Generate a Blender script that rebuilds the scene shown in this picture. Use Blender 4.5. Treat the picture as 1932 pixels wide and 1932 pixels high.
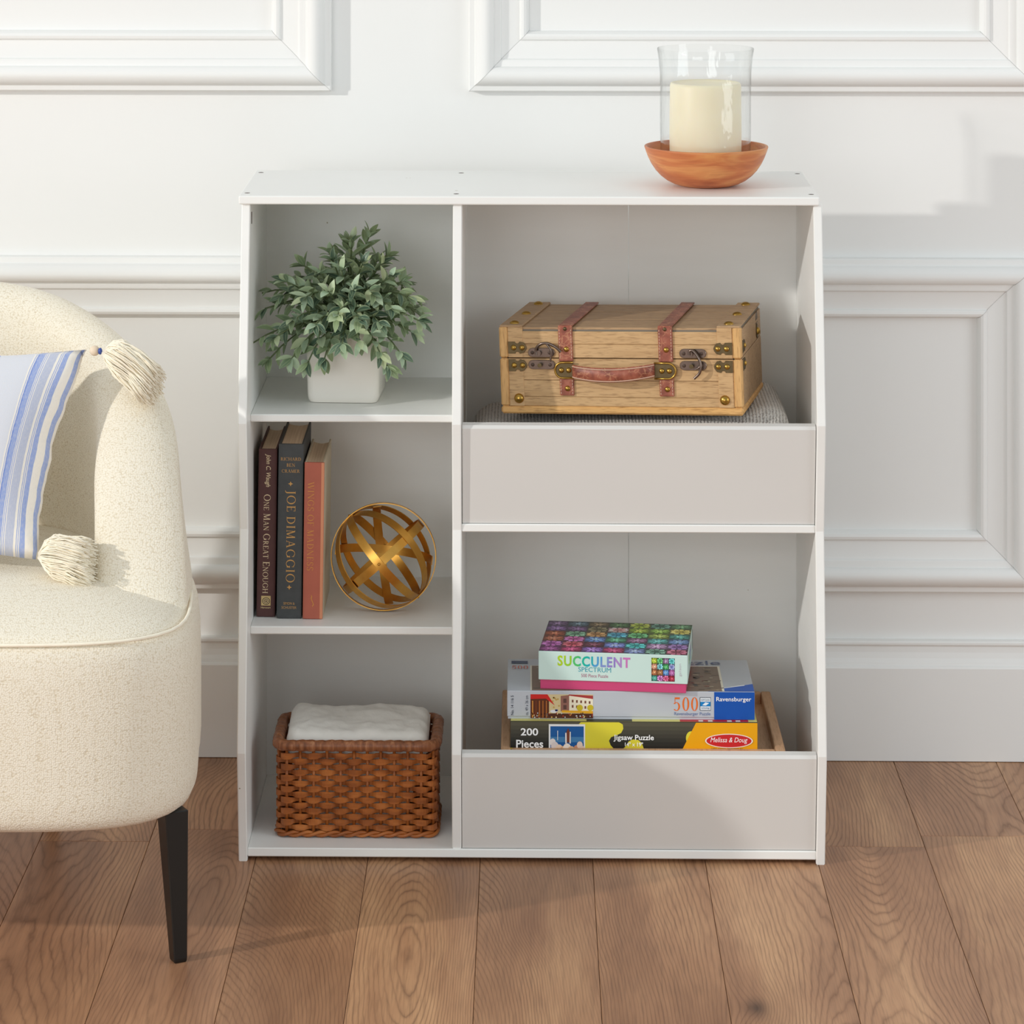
import bpy, bmesh, math, random
from mathutils import Vector, Matrix, noise as mnoise
random.seed(7)
R = math.radians
scn = bpy.context.scene
COL = scn.collection
for o in list(bpy.data.objects):
    bpy.data.objects.remove(o)

# ------------------------------------------------------------------ camera, light, exposure
YAW = 0.0186
cam = bpy.data.cameras.new('camera')
cam.sensor_width = 36.0
cam.lens = 36.0 * 5986.0 / 1932.0
cam.shift_x = (966 - 886) / 1932.0
cam.shift_y = -(966 + 430) / 1932.0
cam.clip_start = 0.1
cam_ob = bpy.data.objects.new('camera', cam)
cam_ob.location = (0, -4.601, 1.4257)
cam_ob.rotation_euler = (R(90), 0, YAW)
COL.objects.link(cam_ob)
scn.camera = cam_ob

world = bpy.data.worlds.new('world')
scn.world = world
world.use_nodes = True
bg = world.node_tree.nodes['Background']
bg.inputs[0].default_value = (0.945, 0.99, 1.0, 1)
bg.inputs[1].default_value = 0.60

# warm studio strobe standing left of the set, a little above eye level
key = bpy.data.lights.new('key_strobe', 'POINT')
key.energy = 840
key.shadow_soft_size = 0.09
key.color = (1.0, 0.97, 0.92)
key_ob = bpy.data.objects.new('key_strobe', key)
key_ob.location = (-5.6, -3.6, 2.75)
COL.objects.link(key_ob)
# broad unseen fill lamp, added to brighten the cubby interiors
soft = bpy.data.lights.new('added_fill', 'AREA')
soft.shape = 'RECTANGLE'
soft.size = 2.0
soft.size_y = 1.3
soft.energy = 32
soft.color = (0.97, 0.99, 1.0)
soft_ob = bpy.data.objects.new('added_fill', soft)
soft_ob.location = (-1.6, -4.6, 1.30)
soft_ob.rotation_euler = (Vector((-0.1, -0.2, 0.5)) - Vector((-1.6, -4.6, 1.30))).to_track_quat('-Z', 'Y').to_euler()
COL.objects.link(soft_ob)
# cool daylight from a window out of frame to the right
win = bpy.data.lights.new('window_light', 'AREA')
win.shape = 'RECTANGLE'
win.size = 1.4
win.size_y = 1.8
win.energy = 25
win.color = (0.90, 0.96, 1.0)
win_ob = bpy.data.objects.new('window_light', win)
win_ob.location = (2.9, -2.0, 1.35)
win_ob.rotation_euler = (Vector((0.2, -0.1, 0.55)) - Vector((2.9, -2.0, 1.35))).to_track_quat('-Z', 'Y').to_euler()
COL.objects.link(win_ob)
scn.cycles.max_bounces = 14
scn.cycles.diffuse_bounces = 8
scn.cycles.transparent_max_bounces = 16

scn.view_settings.view_transform = 'Standard'
scn.view_settings.look = 'None'
scn.view_settings.exposure = 0.0
scn.view_settings.gamma = 1.0
scn.view_settings.use_curve_mapping = False

# ------------------------------------------------------------------ helpers
def lin(c):
    return tuple(((v / 255) / 12.92 if v / 255 <= 0.04045 else ((v / 255 + 0.055) / 1.055) ** 2.4) for v in c)

class G:
    """tiny node-graph helper"""
    def __init__(s, name):
        s.m = bpy.data.materials.new(name)
        s.m.use_nodes = True
        s.t = s.m.node_tree
        s.b = s.t.nodes['Principled BSDF']
        s._tc = None
    def n(s, typ, **kw):
        nd = s.t.nodes.new(typ)
        for k, v in kw.items():
            setattr(nd, k, v)
        return nd
    def L(s, a, b):
        s.t.links.new(a, b)
    def setin(s, sock, v):
        if hasattr(v, 'is_output') or isinstance(v, bpy.types.NodeSocket):
            s.L(v, sock)
        else:
            sock.default_value = v
    def tc(s, k='Object'):
        if s._tc is None:
            s._tc = s.n('ShaderNodeTexCoord')
        return s._tc.outputs[k]
    def mapping(s, vec, scale=(1, 1, 1), loc=(0, 0, 0), rot=(0, 0, 0)):
        m = s.n('ShaderNodeMapping')
        s.setin(m.inputs['Vector'], vec)
        m.inputs['Scale'].default_value = scale
        s.setin(m.inputs['Location'], loc)
        m.inputs['Rotation'].default_value = rot
        return m.outputs[0]
    def noise(s, vec, scale=5, detail=3, rough=0.5, dist=0.0):
        n = s.n('ShaderNodeTexNoise')
        s.setin(n.inputs['Vector'], vec)
        n.inputs['Scale'].default_value = scale
        n.inputs['Detail'].default_value = detail
        n.inputs['Roughness'].default_value = rough
        n.inputs['Distortion'].default_value = dist
        return n.outputs['Fac']
    def math(s, op, a, b=0.0, c=None, clamp=False):
        n = s.n('ShaderNodeMath', operation=op)
        n.use_clamp = clamp
        s.setin(n.inputs[0], a)
        s.setin(n.inputs[1], b)
        if c is not None:
            s.setin(n.inputs[2], c)
        return n.outputs[0]
    def ramp(s, fac, stops, interp='LINEAR'):
        r = s.n('ShaderNodeValToRGB')
        r.color_ramp.interpolation = interp
        e = r.color_ramp.elements
        while len(e) < len(stops):
            e.new(0.5)
        for i, (p, c) in enumerate(stops):
            e[i].position = p
            e[i].color = (*c, 1) if len(c) == 3 else c
        s.setin(r.inputs[0], fac)
        return r.outputs[0]
    def mix(s, fac, a, b, mode='MIX'):
        n = s.n('ShaderNodeMix', data_type='RGBA', blend_type=mode)
        s.setin(n.inputs[0], fac)
        for sock, v in ((n.inputs[6], a), (n.inputs[7], b)):
            if isinstance(v, tuple):
                sock.default_value = (*v, 1) if len(v) == 3 else v
            else:
                s.L(v, sock)
        return n.outputs[2]
    def bump(s, h, strength=0.3, dist=0.001):
        b = s.n('ShaderNodeBump')
        b.inputs['Strength'].default_value = strength
        b.inputs['Distance'].default_value = dist
        s.L(h, b.inputs['Height'])
        s.L(b.outputs[0], s.b.inputs['Normal'])
        return b.outputs[0]
    def base(s, c, rough=0.5, metal=0.0, spec=None, sheen=None):
        if isinstance(c, tuple):
            s.b.inputs['Base Color'].default_value = (*c, 1)
        else:
            s.L(c, s.b.inputs['Base Color'])
        s.setin(s.b.inputs['Roughness'], rough)
        s.b.inputs['Metallic'].default_value = metal
        if spec is not None:
            s.b.inputs['Specular IOR Level'].default_value = spec
        if sheen is not None:
            s.b.inputs['Sheen Weight'].default_value = sheen
        return s.m

def plain(name, rgb, rough=0.5, metal=0.0, var=0.06, scale=18, spec=None, bump=0.0, sheen=None, bscale=None):
    g = G(name)
    c = lin(rgb)
    nz = g.noise(g.tc(), scale, 3)
    col = g.ramp(nz, [(0.25, tuple(v * (1 - var) for v in c)), (0.75, tuple(min(1, v * (1 + var)) for v in c))])
    if bump:
        g.bump(g.noise(g.tc(), bscale or scale * 6, 2), bump, 0.001)
    return g.base(col, rough, metal, spec, sheen)

# mesh builder
class MB:
    def __init__(s):
        s.bm = bmesh.new()
        s.mi = 0
        s.uv = None
        s.col = None
    def _take(s, geom_faces):
        for f in geom_faces:
            f.material_index = s.mi
    def box(s, x0, x1, y0, y1, z0, z1, bev=0.0, seg=1):
        bm = s.bm
        vs = [bm.verts.new((x, y, z)) for x in (x0, x1) for y in (y0, y1) for z in (z0, z1)]
        fs = []
        for q in ((0, 1, 3, 2), (4, 6, 7, 5), (0, 4, 5, 1), (2, 3, 7, 6), (0, 2, 6, 4), (1, 5, 7, 3)):
            fs.append(bm.faces.new([vs[i] for i in q]))
        s._take(fs)
        if bev:
            es = list({e for f in fs for e in f.edges})
            r = bmesh.ops.bevel(bm, geom=es, offset=bev, segments=seg, affect='EDGES', profile=0.5)
            s._take(r['faces'])
        return s
    def prism(s, poly, axis, a0, a1, bev=0.0):
        """extrude 2D polygon along axis ('x': poly=(y,z), 'y': poly=(x,z), 'z': poly=(x,y))"""
        bm = s.bm
        def mk(p, a):
            return {'x': (a, p[0], p[1]), 'y': (p[0], a, p[1]), 'z': (p[0], p[1], a)}[axis]
        A = [bm.verts.new(mk(p, a0)) for p in poly]
        B = [bm.verts.new(mk(p, a1)) for p in poly]
        n = len(poly)
        fs = [bm.faces.new(A[::-1]), bm.faces.new(B)]
        for i in range(n):
            j = (i + 1) % n
            fs.append(bm.faces.new((A[i], A[j], B[j], B[i])))
        s._take(fs)
        bmesh.ops.recalc_face_normals(bm, faces=fs)
        if bev:
            es = list({e for f in fs[:2] for e in f.edges})
            r = bmesh.ops.bevel(bm, geom=es, offset=bev, segments=1, affect='EDGES')
            s._take(r['faces'])
        return s
    def grid(s, pts, closeu=False, closev=False, capu=False):
        """pts[i][j] -> quads"""
        bm = s.bm
        V = [[bm.verts.new(p) for p in row] for row in pts]
        nu, nv = len(V), len(V[0])
        fs = []
        for i in range(nu if closeu else nu - 1):
            for j in range(nv if closev else nv - 1):
                a, b = V[i][j], V[(i + 1) % nu][j]
                c, d = V[(i + 1) % nu][(j + 1) % nv], V[i][(j + 1) % nv]
                fs.append(bm.faces.new((a, b, c, d)))
        if capu:
            fs.append(bm.faces.new(V[0][::-1]))
            fs.append(bm.faces.new(V[-1]))
        s._take(fs)
        return V
    def lathe(s, prof, n=48, c=(0, 0, 0), closed=False):
        pts = [[(c[0] + r * math.cos(2 * math.pi * k / n), c[1] + r * math.sin(2 * math.pi * k / n), c[2] + z)
                for k in range(n)] for r, z in prof]
        if closed:
            pts.append(pts[0])
        V = s.grid(pts, closev=True)
        bmesh.ops.remove_doubles(s.bm, verts=s.bm.verts, dist=1e-6)
        return V
    def tube(s, path, r, n=8, closed=False, cap=True):
        path = [Vector(p) for p in path]
        m = len(path)
        rr = r if isinstance(r, (list, tuple)) else [r] * m
        pts = []
        up = None
        for i, p in enumerate(path):
            if closed:
                t = path[(i + 1) % m] - path[i - 1]
            else:
                t = path[min(i + 1, m - 1)] - path[max(i - 1, 0)]
            t.normalize()
            if up is None:
                up = Vector((0, 0, 1)) if abs(t.z) < 0.9 else Vector((1, 0, 0))
            a = up - t * up.dot(t)
            if a.length < 1e-6:
                a = t.orthogonal()
            a.normalize()
            up = a
            b = t.cross(a)
            pts.append([p + (a * math.cos(2 * math.pi * k / n) + b * math.sin(2 * math.pi * k / n)) * rr[i] for k in range(n)])
        s.grid(pts, closeu=closed, closev=True, capu=(cap and not closed))
        return s
    def strip(s, path, wdirs, w, th, ndirs, closed=False):
        """flat band with rectangular section: half width w along wdir, thickness th along ndir"""
        pts = []
        for i, p in enumerate(path):
            p = Vector(p)
            a = Vector(wdirs[i]).normalized()
            b = Vector(ndirs[i]).normalized()
            ww = w[i] if isinstance(w, (list, tuple)) else w
            pts.append([p - a * ww - b * th, p + a * ww - b * th, p + a * ww + b * th, p - a * ww + b * th])
        s.grid(pts, closeu=closed, closev=True, capu=not closed)
        return s
    def ball(s, c, r, sz=(1, 1, 1), u=16, v=10):
        mat = Matrix.Translation(c) @ Matrix.Diagonal((r * sz[0], r * sz[1], r * sz[2], 1))
        q = bmesh.ops.create_uvsphere(s.bm, u_segments=u, v_segments=v, radius=1, matrix=mat)
        s._take({f for vv in q['verts'] for f in vv.link_faces})
        return s
    def dome(s, c, r, h, nrm=(0, -1, 0), n=14):
        """half-dome stud on a surface"""
        nv = Vector(nrm).normalized()
        a = nv.orthogonal().normalized()
        b = nv.cross(a)
        c = Vector(c)
        rings = []
        for k in range(5):
            t = k / 4 * math.pi / 2
            rr = r * math.cos(t)
            hh = h * math.sin(t)
            if k == 4:
                rr = r * 0.04
            rings.append([c + nv * hh + (a * math.cos(2 * math.pi * j / n) + b * math.sin(2 * math.pi * j / n)) * rr for j in range(n)])
        s.grid(rings, closev=True, capu=True)
        return s
    def mesh(s, name, mats, smooth=False, auto=None):
        me = bpy.data.meshes.new(name)
        bmesh.ops.recalc_face_normals(s.bm, faces=s.bm.faces)
        if smooth:
            for f in s.bm.faces:
                f.smooth = True
            if auto:
                for e in s.bm.edges:
                    if len(e.link_faces) == 2 and e.calc_face_angle(0) > R(auto):
                        e.smooth = False
        s.bm.to_mesh(me)
        s.bm.free()
        for m in (mats if isinstance(mats, (list, tuple)) else [mats]):
            me.materials.append(m)
        return me
    def build(s, name, mats, parent=None, smooth=False, auto=None, **kw):
        return link(name, s.mesh(name, mats, smooth, auto), parent, **kw)

def link(name, me, parent=None, loc=None, rot=None, label=None, cat=None, group=None, kind=None):
    o = bpy.data.objects.new(name, me)
    COL.objects.link(o)
    if parent:
        o.parent = parent
    if loc:
        o.location = loc
    if rot:
        o.rotation_euler = rot
    if label:
        o['label'] = label
    if cat:
        o['category'] = cat
    if group:
        o['group'] = group
    if kind:
        o['kind'] = kind
    return o

def thing(name, label, cat, loc=(0, 0, 0), rot=(0, 0, 0), group=None):
    return link(name, None, None, loc, rot, label, cat, group)

# flat print: coloured polygons carried by a colour attribute
M_print = None
def print_mat():
    global M_print
    if M_print is None:
        g = G('printed_card')
        a = g.n('ShaderNodeVertexColor', layer_name='col')
        M_print = g.base(a.outputs[0], 0.4, spec=0.35)
    return M_print

class Print:
    """layers of 2D polygons mapped into 3D by f(u, v, h)"""
    def __init__(s, f, step=0.00006):
        s.f = f; s.v = []; s.p = []; s.c = []; s.h = step; s.step = step
    def lift(s):
        s.h += s.step
    def poly(s, pts, rgb):
        i = len(s.v)
        s.v += [s.f(x, y, s.h) for x, y in pts]
        s.p.append(list(range(i, i + len(pts))))
        s.c.append(lin(rgb))
    def rect(s, x0, y0, x1, y1, rgb):
        s.poly([(x0, y0), (x1, y0), (x1, y1), (x0, y1)], rgb)
    def ell(s, cx, cy, rx, ry, rgb, n=28):
        s.poly([(cx + rx * math.cos(2 * math.pi * k / n), cy + ry * math.sin(2 * math.pi * k / n)) for k in range(n)], rgb)
    def tris(s, verts, faces, rgb):
        i = len(s.v)
        s.v += [s.f(x, y, s.h) for x, y in verts]
        for q in faces:
            s.p.append([i + k for k in q]); s.c.append(lin(rgb))
        if sum(len(q) for q in faces) == len(verts):      # separate strokes: keep them from lying in one plane
            for n_, q in enumerate(faces):
                for k in q:
                    x, y = verts[k]
                    s.v[i + k] = s.f(x, y, s.h + .000004 * (n_ % 7))
    def build(s, name, parent, label=None):
        me = bpy.data.meshes.new(name)
        me.from_pydata(s.v, [], s.p)
        at = me.color_attributes.new('col', 'FLOAT_COLOR', 'CORNER')
        k = 0
        for q, c in zip(s.p, s.c):
            for _ in q:
                at.data[k].color = (*c, 1); k += 1
        me.materials.append(print_mat())
        me.update()
        return link(name, me, parent, label=label)

_tcache = {}
def text2d(txt, bold=0.0, shear=0.0, spacing=1.0):
    """text outline as flat 2D verts/faces from Blender's built-in font"""
    key = (txt, bold, shear, spacing)
    if key in _tcache:
        return _tcache[key]
    cu = bpy.data.curves.new('t', 'FONT')
    cu.body = txt
    cu.offset = bold
    cu.shear = shear
    cu.space_character = spacing
    cu.resolution_u = 3
    ob = bpy.data.objects.new('t', cu)
    COL.objects.link(ob)
    dg = bpy.context.evaluated_depsgraph_get()
    me = bpy.data.meshes.new_from_object(ob.evaluated_get(dg))
    V = [(v.co.x, v.co.y) for v in me.vertices]
    F = [tuple(p.vertices) for p in me.polygons]
    bpy.data.objects.remove(ob); bpy.data.curves.remove(cu); bpy.data.meshes.remove(me)
    _tcache[key] = (V, F)
    return V, F

def serif2d(txt, small=None, T=0.13, t=0.05, track=0.10):
    """stroke-built roman capitals with thick and thin strokes and serifs"""
    V, F = [], []
    x = 0.0
    for ch in txt:
        if ch == ' ':
            x += 0.38; continue
        sc = 1.0
        if small and ch.islower():
            sc = small
        polys = []
        def Ln(x0, y0, x1, y1, w): polys.append([(x0 - w / 2, y0), (x0 + w / 2, y0), (x1 + w / 2, y1), (x1 - w / 2, y1)])
        def H(x0, x1, y, w=t): polys.append([(x0, y - w / 2), (x1, y - w / 2), (x1, y + w / 2), (x0, y + w / 2)])
        def S(xx, y, l=0.13): H(xx - l, xx + l, y + (0.02 if y < 0.5 else -0.02), 0.04)
        def A(cx, cy, rx, ry, a0, a1, TT=T, n=18):
            for k in range(n):
                p, q = R(a0 + (a1 - a0) * k / n), R(a0 + (a1 - a0) * (k + 1) / n)
                polys.append([(cx + rx * math.cos(p), cy + ry * math.sin(p)), (cx + rx * math.cos(q), cy + ry * math.sin(q)),
                              (cx + (rx - TT) * math.cos(q), cy + (ry - t) * math.sin(q)), (cx + (rx - TT) * math.cos(p), cy + (ry - t) * math.sin(p))])
        c = ch.upper()
        w = 0.7
        def stem(xx=0.14, TT=T):
            Ln(xx, 0, xx, 1, TT); S(xx, 0); S(xx, 1)
        if c == 'A': Ln(.10, 0, .38, 1, t); Ln(.40, 1, .70, 0, T); H(.2, .58, .34); S(.10, 0, .1); S(.70, 0, .12); w = .82
        elif c == 'B': stem(); A(.2, .75, .30, .25, -90, 90); A(.2, .26, .36, .26, -90, 90); w = .6
        elif c == 'C': A(.46, .5, .45, .52, 42, 318); Ln(.80, .64, .80, .92, t); w = .86
        elif c == 'D': stem(); H(.14, .3, .975); H(.14, .3, .025); A(.28, .5, .50, .5, -90, 90); w = .82
        elif c == 'E': stem(); H(.14, .56, .975); H(.14, .48, .52); H(.14, .6, .025); Ln(.56, .78, .56, 1, t); Ln(.60, 0, .60, .22, t); w = .64
        elif c == 'F': stem(); H(.14, .56, .975); H(.14, .48, .52); Ln(.56, .78, .56, 1, t); w = .6
        elif c == 'G': A(.46, .5, .45, .52, 42, 330); Ln(.80, .66, .80, .92, t); Ln(.80, .08, .80, .42, T); S(.8, .40, .12); w = .94
        elif c == 'H': stem(); stem(.72); H(.14, .72, .5); w = .86
        elif c == 'I': stem(); w = .28
        elif c == 'J': Ln(.22, 0, .22, 1, T); S(.22, 1); A(.0, .02, .28, .24, -100, 0); w = .36
        elif c == 'M': Ln(.12, 0, .17, 1, t); Ln(.17, 1, .48, 0.02, T); Ln(.48, 0.02, .80, 1, t); Ln(.80, 1, .84, 0, T); S(.12, 0, .1); S(.84, 0); S(.13, 1, .08); w = .98
        elif c == 'N': Ln(.12, 0, .12, 1, t); Ln(.12, 1, .70, 0, T); Ln(.70, 0, .70, 1, t); S(.12, 0, .1); S(.70, 1, .1); S(.1, 1, .08); w = .82
        elif c == 'O': A(.48, .5, .47, .52, 0, 360, n=30); w = .96
        elif c == 'R': stem(); A(.22, .74, .34, .26, -90, 90); Ln(.34, .5, .64, 0, T); S(.66, 0, .1); w = .74
        elif c == 'S': A(.28, .74, .25, .28, 30, 270); A(.28, .25, .27, .27, -150, 90); Ln(.50, .74, .50, .95, t); Ln(.05, .05, .05, .28, t); w = .58
        elif c == 'T': Ln(.36, 0, .36, 1, T); S(.36, 0); H(.02, .70, .975); Ln(.03, .78, .03, 1, t); Ln(.69, .78, .69, 1, t); w = .72
        elif c == 'U': Ln(.14, .28, .14, 1, T); S(.14, 1); A(.42, .3, .345, .32, 180, 360, TT=.09); Ln(.74, .28, .74, 1, t); S(.74, 1, .1); w = .86
        elif c == 'W': Ln(.08, 1, .34, 0, T); Ln(.34, 0, .55, 1, t); Ln(.55, 1, .80, 0, T); Ln(.80, 0, 1.04, 1, t); S(.08, 1, .1); S(1.04, 1, .1); w = 1.1
        elif c == '5': H(.14, .56, .93, .14); Ln(.14, .5, .14, 1, t); A(.26, .31, .32, .33, -140, 140, TT=.15); w = .66
        elif c == '0': A(.3, .5, .3, .52, 0, 360, TT=.15, n=30); w = .64
        for p in polys:
            i = len(V)
            V += [(x + a * sc, b * sc) for a, b in p]
            F.append(tuple(range(i, i + len(p))))
        x += (w + track) * sc
    return V, F

def place_text(pr, vf, cx, cy, w=None, h=None, rot=0, rgb=(255, 255, 255), split=None):
    """fit 2D text into a w x h box about (cx, cy); rot in 90-degree clockwise steps; split = list of colours by x"""
    V, F = vf
    x0, x1 = min(v[0] for v in V), max(v[0] for v in V)
    y0, y1 = min(v[1] for v in V), max(v[1] for v in V)
    sx = w / (x1 - x0) if w else None
    sy = h / (y1 - y0) if h else None
    sx = sx or sy; sy = sy or sx
    out = []
    for a, b in V:
        a = (a - (x0 + x1) / 2) * sx; b = (b - (y0 + y1) / 2) * sy
        for _ in range(rot % 4):
            a, b = b, -a
        out.append((cx + a, cy + b))
    if split:
        for f in F:
            m = sum(V[k][0] for k in f) / len(f)
            c = split[min(len(split) - 1, int((m - x0) / (x1 - x0) * len(split)))]
            pr.tris([out[k] for k in f], [tuple(range(len(f)))], c)
    else:
        pr.tris(out, F, rgb)

# ------------------------------------------------------------------ materials
def m_wall():
    g = G('white_wall_paint')
    nz = g.noise(g.tc(), 1.3, 4)
    col = g.ramp(nz, [(0.3, (0.845, 0.85, 0.84)), (0.7, (0.87, 0.875, 0.865))])
    g.bump(g.noise(g.tc(), 160, 3), 0.05, 0.001)
    return g.base(col, 0.42, spec=0.35)
M_wall = m_wall()

def m_cab():
    g = G('white_cabinet_paint')
    v = g.mapping(g.tc(), (3, 3, 22))
    nz = g.noise(v, 1.6, 4)
    col = g.ramp(nz, [(0.3, (0.875, 0.88, 0.86)), (0.7, (0.90, 0.905, 0.885))])
    speck = g.noise(g.tc(), 55, 2)
    col = g.mix(g.math('GREATER_THAN', speck, 0.80), col, (0.45, 0.38, 0.30))
    g.bump(g.noise(v, 9, 3), 0.06, 0.001)
    return g.base(col, 0.38, spec=0.4)
M_cab = m_cab()
def m_bin():
    g = G('warm_white_bin_front')
    nz = g.noise(g.tc(), 2.5, 3)
    col = g.ramp(nz, [(0.3, (0.71, 0.70, 0.68)), (0.7, (0.74, 0.73, 0.71))])
    return g.base(col, 0.45, spec=0.35)
M_bin = m_bin()
M_dark = plain('dark_screw_head', (80, 62, 52), 0.5, 0.3)
M_black = plain('black_wood', (16, 14, 12), 0.35, spec=0.5)

def m_floor():
    g = G('oak_plank')
    oi = g.n('ShaderNodeObjectInfo')
    rnd = oi.outputs['Random']
    off = g.n('ShaderNodeCombineXYZ')
    g.L(g.math('MULTIPLY', rnd, 37.0), off.inputs[0])
    g.L(g.math('MULTIPLY', rnd, 91.0), off.inputs[1])
    g.L(g.math('MULTIPLY', rnd, 53.0), off.inputs[2])
    add = g.n('ShaderNodeVectorMath', operation='ADD')
    g.L(g.tc(), add.inputs[0]); g.L(off.outputs[0], add.inputs[1])
    P = add.outputs[0]
    sep = g.n('ShaderNodeSeparateXYZ'); g.L(g.tc(), sep.inputs[0])
    x = sep.outputs[0]
    # distance to a wandering pith line gives cathedral grain
    w1 = g.math('MULTIPLY', g.math('SUBTRACT', g.noise(g.mapping(P, (3.2, 0.9, 1)), 1.0, 2, 0.35), 0.5), 0.17)
    w2 = g.math('ADD', g.math('MULTIPLY', g.noise(g.mapping(P, (0.4, 0.9, 1)), 1.0, 0, 0.4), 0.34), -0.10)
    x0 = g.math('MULTIPLY', g.math('SUBTRACT', rnd, 0.5), 0.22)
    xx = g.math('ADD', g.math('SUBTRACT', x, x0), w1)
    d = g.math('SQRT', g.math('ADD', g.math('MULTIPLY', xx, xx), g.math('MULTIPLY', w2, w2)))
    # knots
    vo = g.n('ShaderNodeTexVoronoi')
    g.L(g.mapping(P, (5.0, 2.4, 0.001)), vo.inputs['Vector'])
    vo.inputs['Scale'].default_value = 1.0
    kd = vo.outputs['Distance']
    kn = g.math('MULTIPLY', g.math('POWER', g.math('SUBTRACT', 1.0, g.math('MULTIPLY', kd, 2.6), clamp=True), 2.0), 0.026)
    d = g.math('ADD', d, kn)
    fine = g.math('MULTIPLY', g.noise(g.mapping(P, (46, 9, 1)), 1.0, 3), 0.0060)
    d = g.math('ADD', d, fine)
    ring = g.math('ABSOLUTE', g.math('SINE', g.math('MULTIPLY', d, 2 * math.pi / 0.0084)))
    mod = g.noise(g.mapping(P, (18, 2.2, 1)), 1.0, 2)
    line = g.math('POWER', g.math('SUBTRACT', 1.0, ring), 2.2)
    line = g.math('MULTIPLY', line, g.math('ADD', g.math('MULTIPLY', mod, 1.5), -0.1, clamp=True))
    tone = g.noise(g.mapping(P, (9, 1.3, 1)), 1.0, 4, 0.6)
    basec = g.ramp(tone, [(0.25, lin((136, 97, 71))), (0.5, lin((178, 134, 100))), (0.75, lin((216, 172, 130)))])
    tint = g.ramp(rnd, [(0.0, (0.88, 0.86, 0.85)), (0.35, (1.02, 1.0, 0.98)), (0.7, (0.95, 0.93, 0.95)), (1.0, (1.06, 1.04, 1.0))])
    basec = g.mix(1.0, basec, tint, 'MULTIPLY')
    col = g.mix(g.math('MULTIPLY', line, 0.72), basec, lin((96, 65, 48)))
    pore = g.noise(g.mapping(P, (420, 16, 1)), 1.0, 2)
    col = g.mix(g.math('MULTIPLY', g.math('SUBTRACT', pore, 0.45, clamp=True), 1.1), col, lin((88, 62, 46)))
    core = g.math('MULTIPLY', g.math('POWER', g.math('SUBTRACT', 1.0, g.math('MULTIPLY', kd, 9.0), clamp=True), 1.5), 0.9)
    halo = g.math('MULTIPLY', g.math('POWER', g.math('SUBTRACT', 1.0, g.math('MULTIPLY', kd, 2.6), clamp=True), 1.6), 0.5)
    col = g.mix(halo, col, lin((112, 74, 54)))
    col = g.mix(core, col, lin((52, 36, 28)))
    g.bump(g.math('ADD', line, pore), 0.12, 0.0006)
    return g.base(col, g.math('ADD', g.math('MULTIPLY', line, 0.12), 0.40), spec=0.4)
M_floor = m_floor()

def m_case(name, a, b, cdark, stretch=(7, 60, 60), rough=0.5):
    g = G(name)
    oi = g.n('ShaderNodeObjectInfo')
    off = g.n('ShaderNodeCombineXYZ')
    for k, f in enumerate((31.0, 17.0, 43.0)):
        g.L(g.math('MULTIPLY', oi.outputs['Random'], f), off.inputs[k])
    add = g.n('ShaderNodeVectorMath', operation='ADD')
    g.L(g.tc(), add.inputs[0]); g.L(off.outputs[0], add.inputs[1])
    P = g.mapping(add.outputs[0], stretch)
    n1 = g.noise(P, 1.0, 4, 0.55, 0.8)
    col = g.ramp(n1, [(0.2, lin(b)), (0.55, lin(a)), (0.85, lin(b))])
    n2 = g.noise(g.mapping(add.outputs[0], tuple(v * 9 for v in stretch)), 1.0, 2)
    col = g.mix(g.math('MULTIPLY', g.math('SUBTRACT', n2, 0.5, clamp=True), 2.4), col, lin(cdark))
    g.bump(n2, 0.12, 0.0005)
    return g.base(col, rough, spec=0.3)
M_wood = m_case('fir_board', (208, 172, 126), (182, 144, 100), (132, 98, 64))
M_woodtop = m_case('weathered_lid_board', (184, 152, 116), (160, 128, 96), (110, 86, 62))
M_trim = m_case('orange_pine_trim', (226, 178, 114), (206, 152, 90), (128, 84, 44))
M_trimv = m_case('orange_pine_post', (222, 178, 118), (198, 150, 96), (124, 84, 48), (60, 60, 7))
M_tray = m_case('pale_beech', (212, 170, 132), (196, 150, 112), (170, 124, 88), (40, 5, 40))
def m_bowl():
    g = G('cherry_bowl')
    n1 = g.noise(g.mapping(g.tc(), (9, 9, 46), rot=(0.12, 0.2, 0)), 1.0, 3, 0.5, 1.4)
    col = g.ramp(n1, [(0.25, lin((164, 86, 50))), (0.45, lin((198, 118, 70))), (0.6, lin((214, 146, 88))), (0.8, lin((186, 104, 60)))])
    n2 = g.noise(g.mapping(g.tc(), (30, 30, 420)), 1.0, 2)
    col = g.mix(g.math('MULTIPLY', g.math('SUBTRACT', n2, 0.5, clamp=True), 1.0), col, lin((150, 76, 44)))
    return g.base(col, 0.38, spec=0.4)
M_bowl = m_bowl()
M_groove = plain('grey_groove', (120, 112, 100), 0.7)

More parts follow.
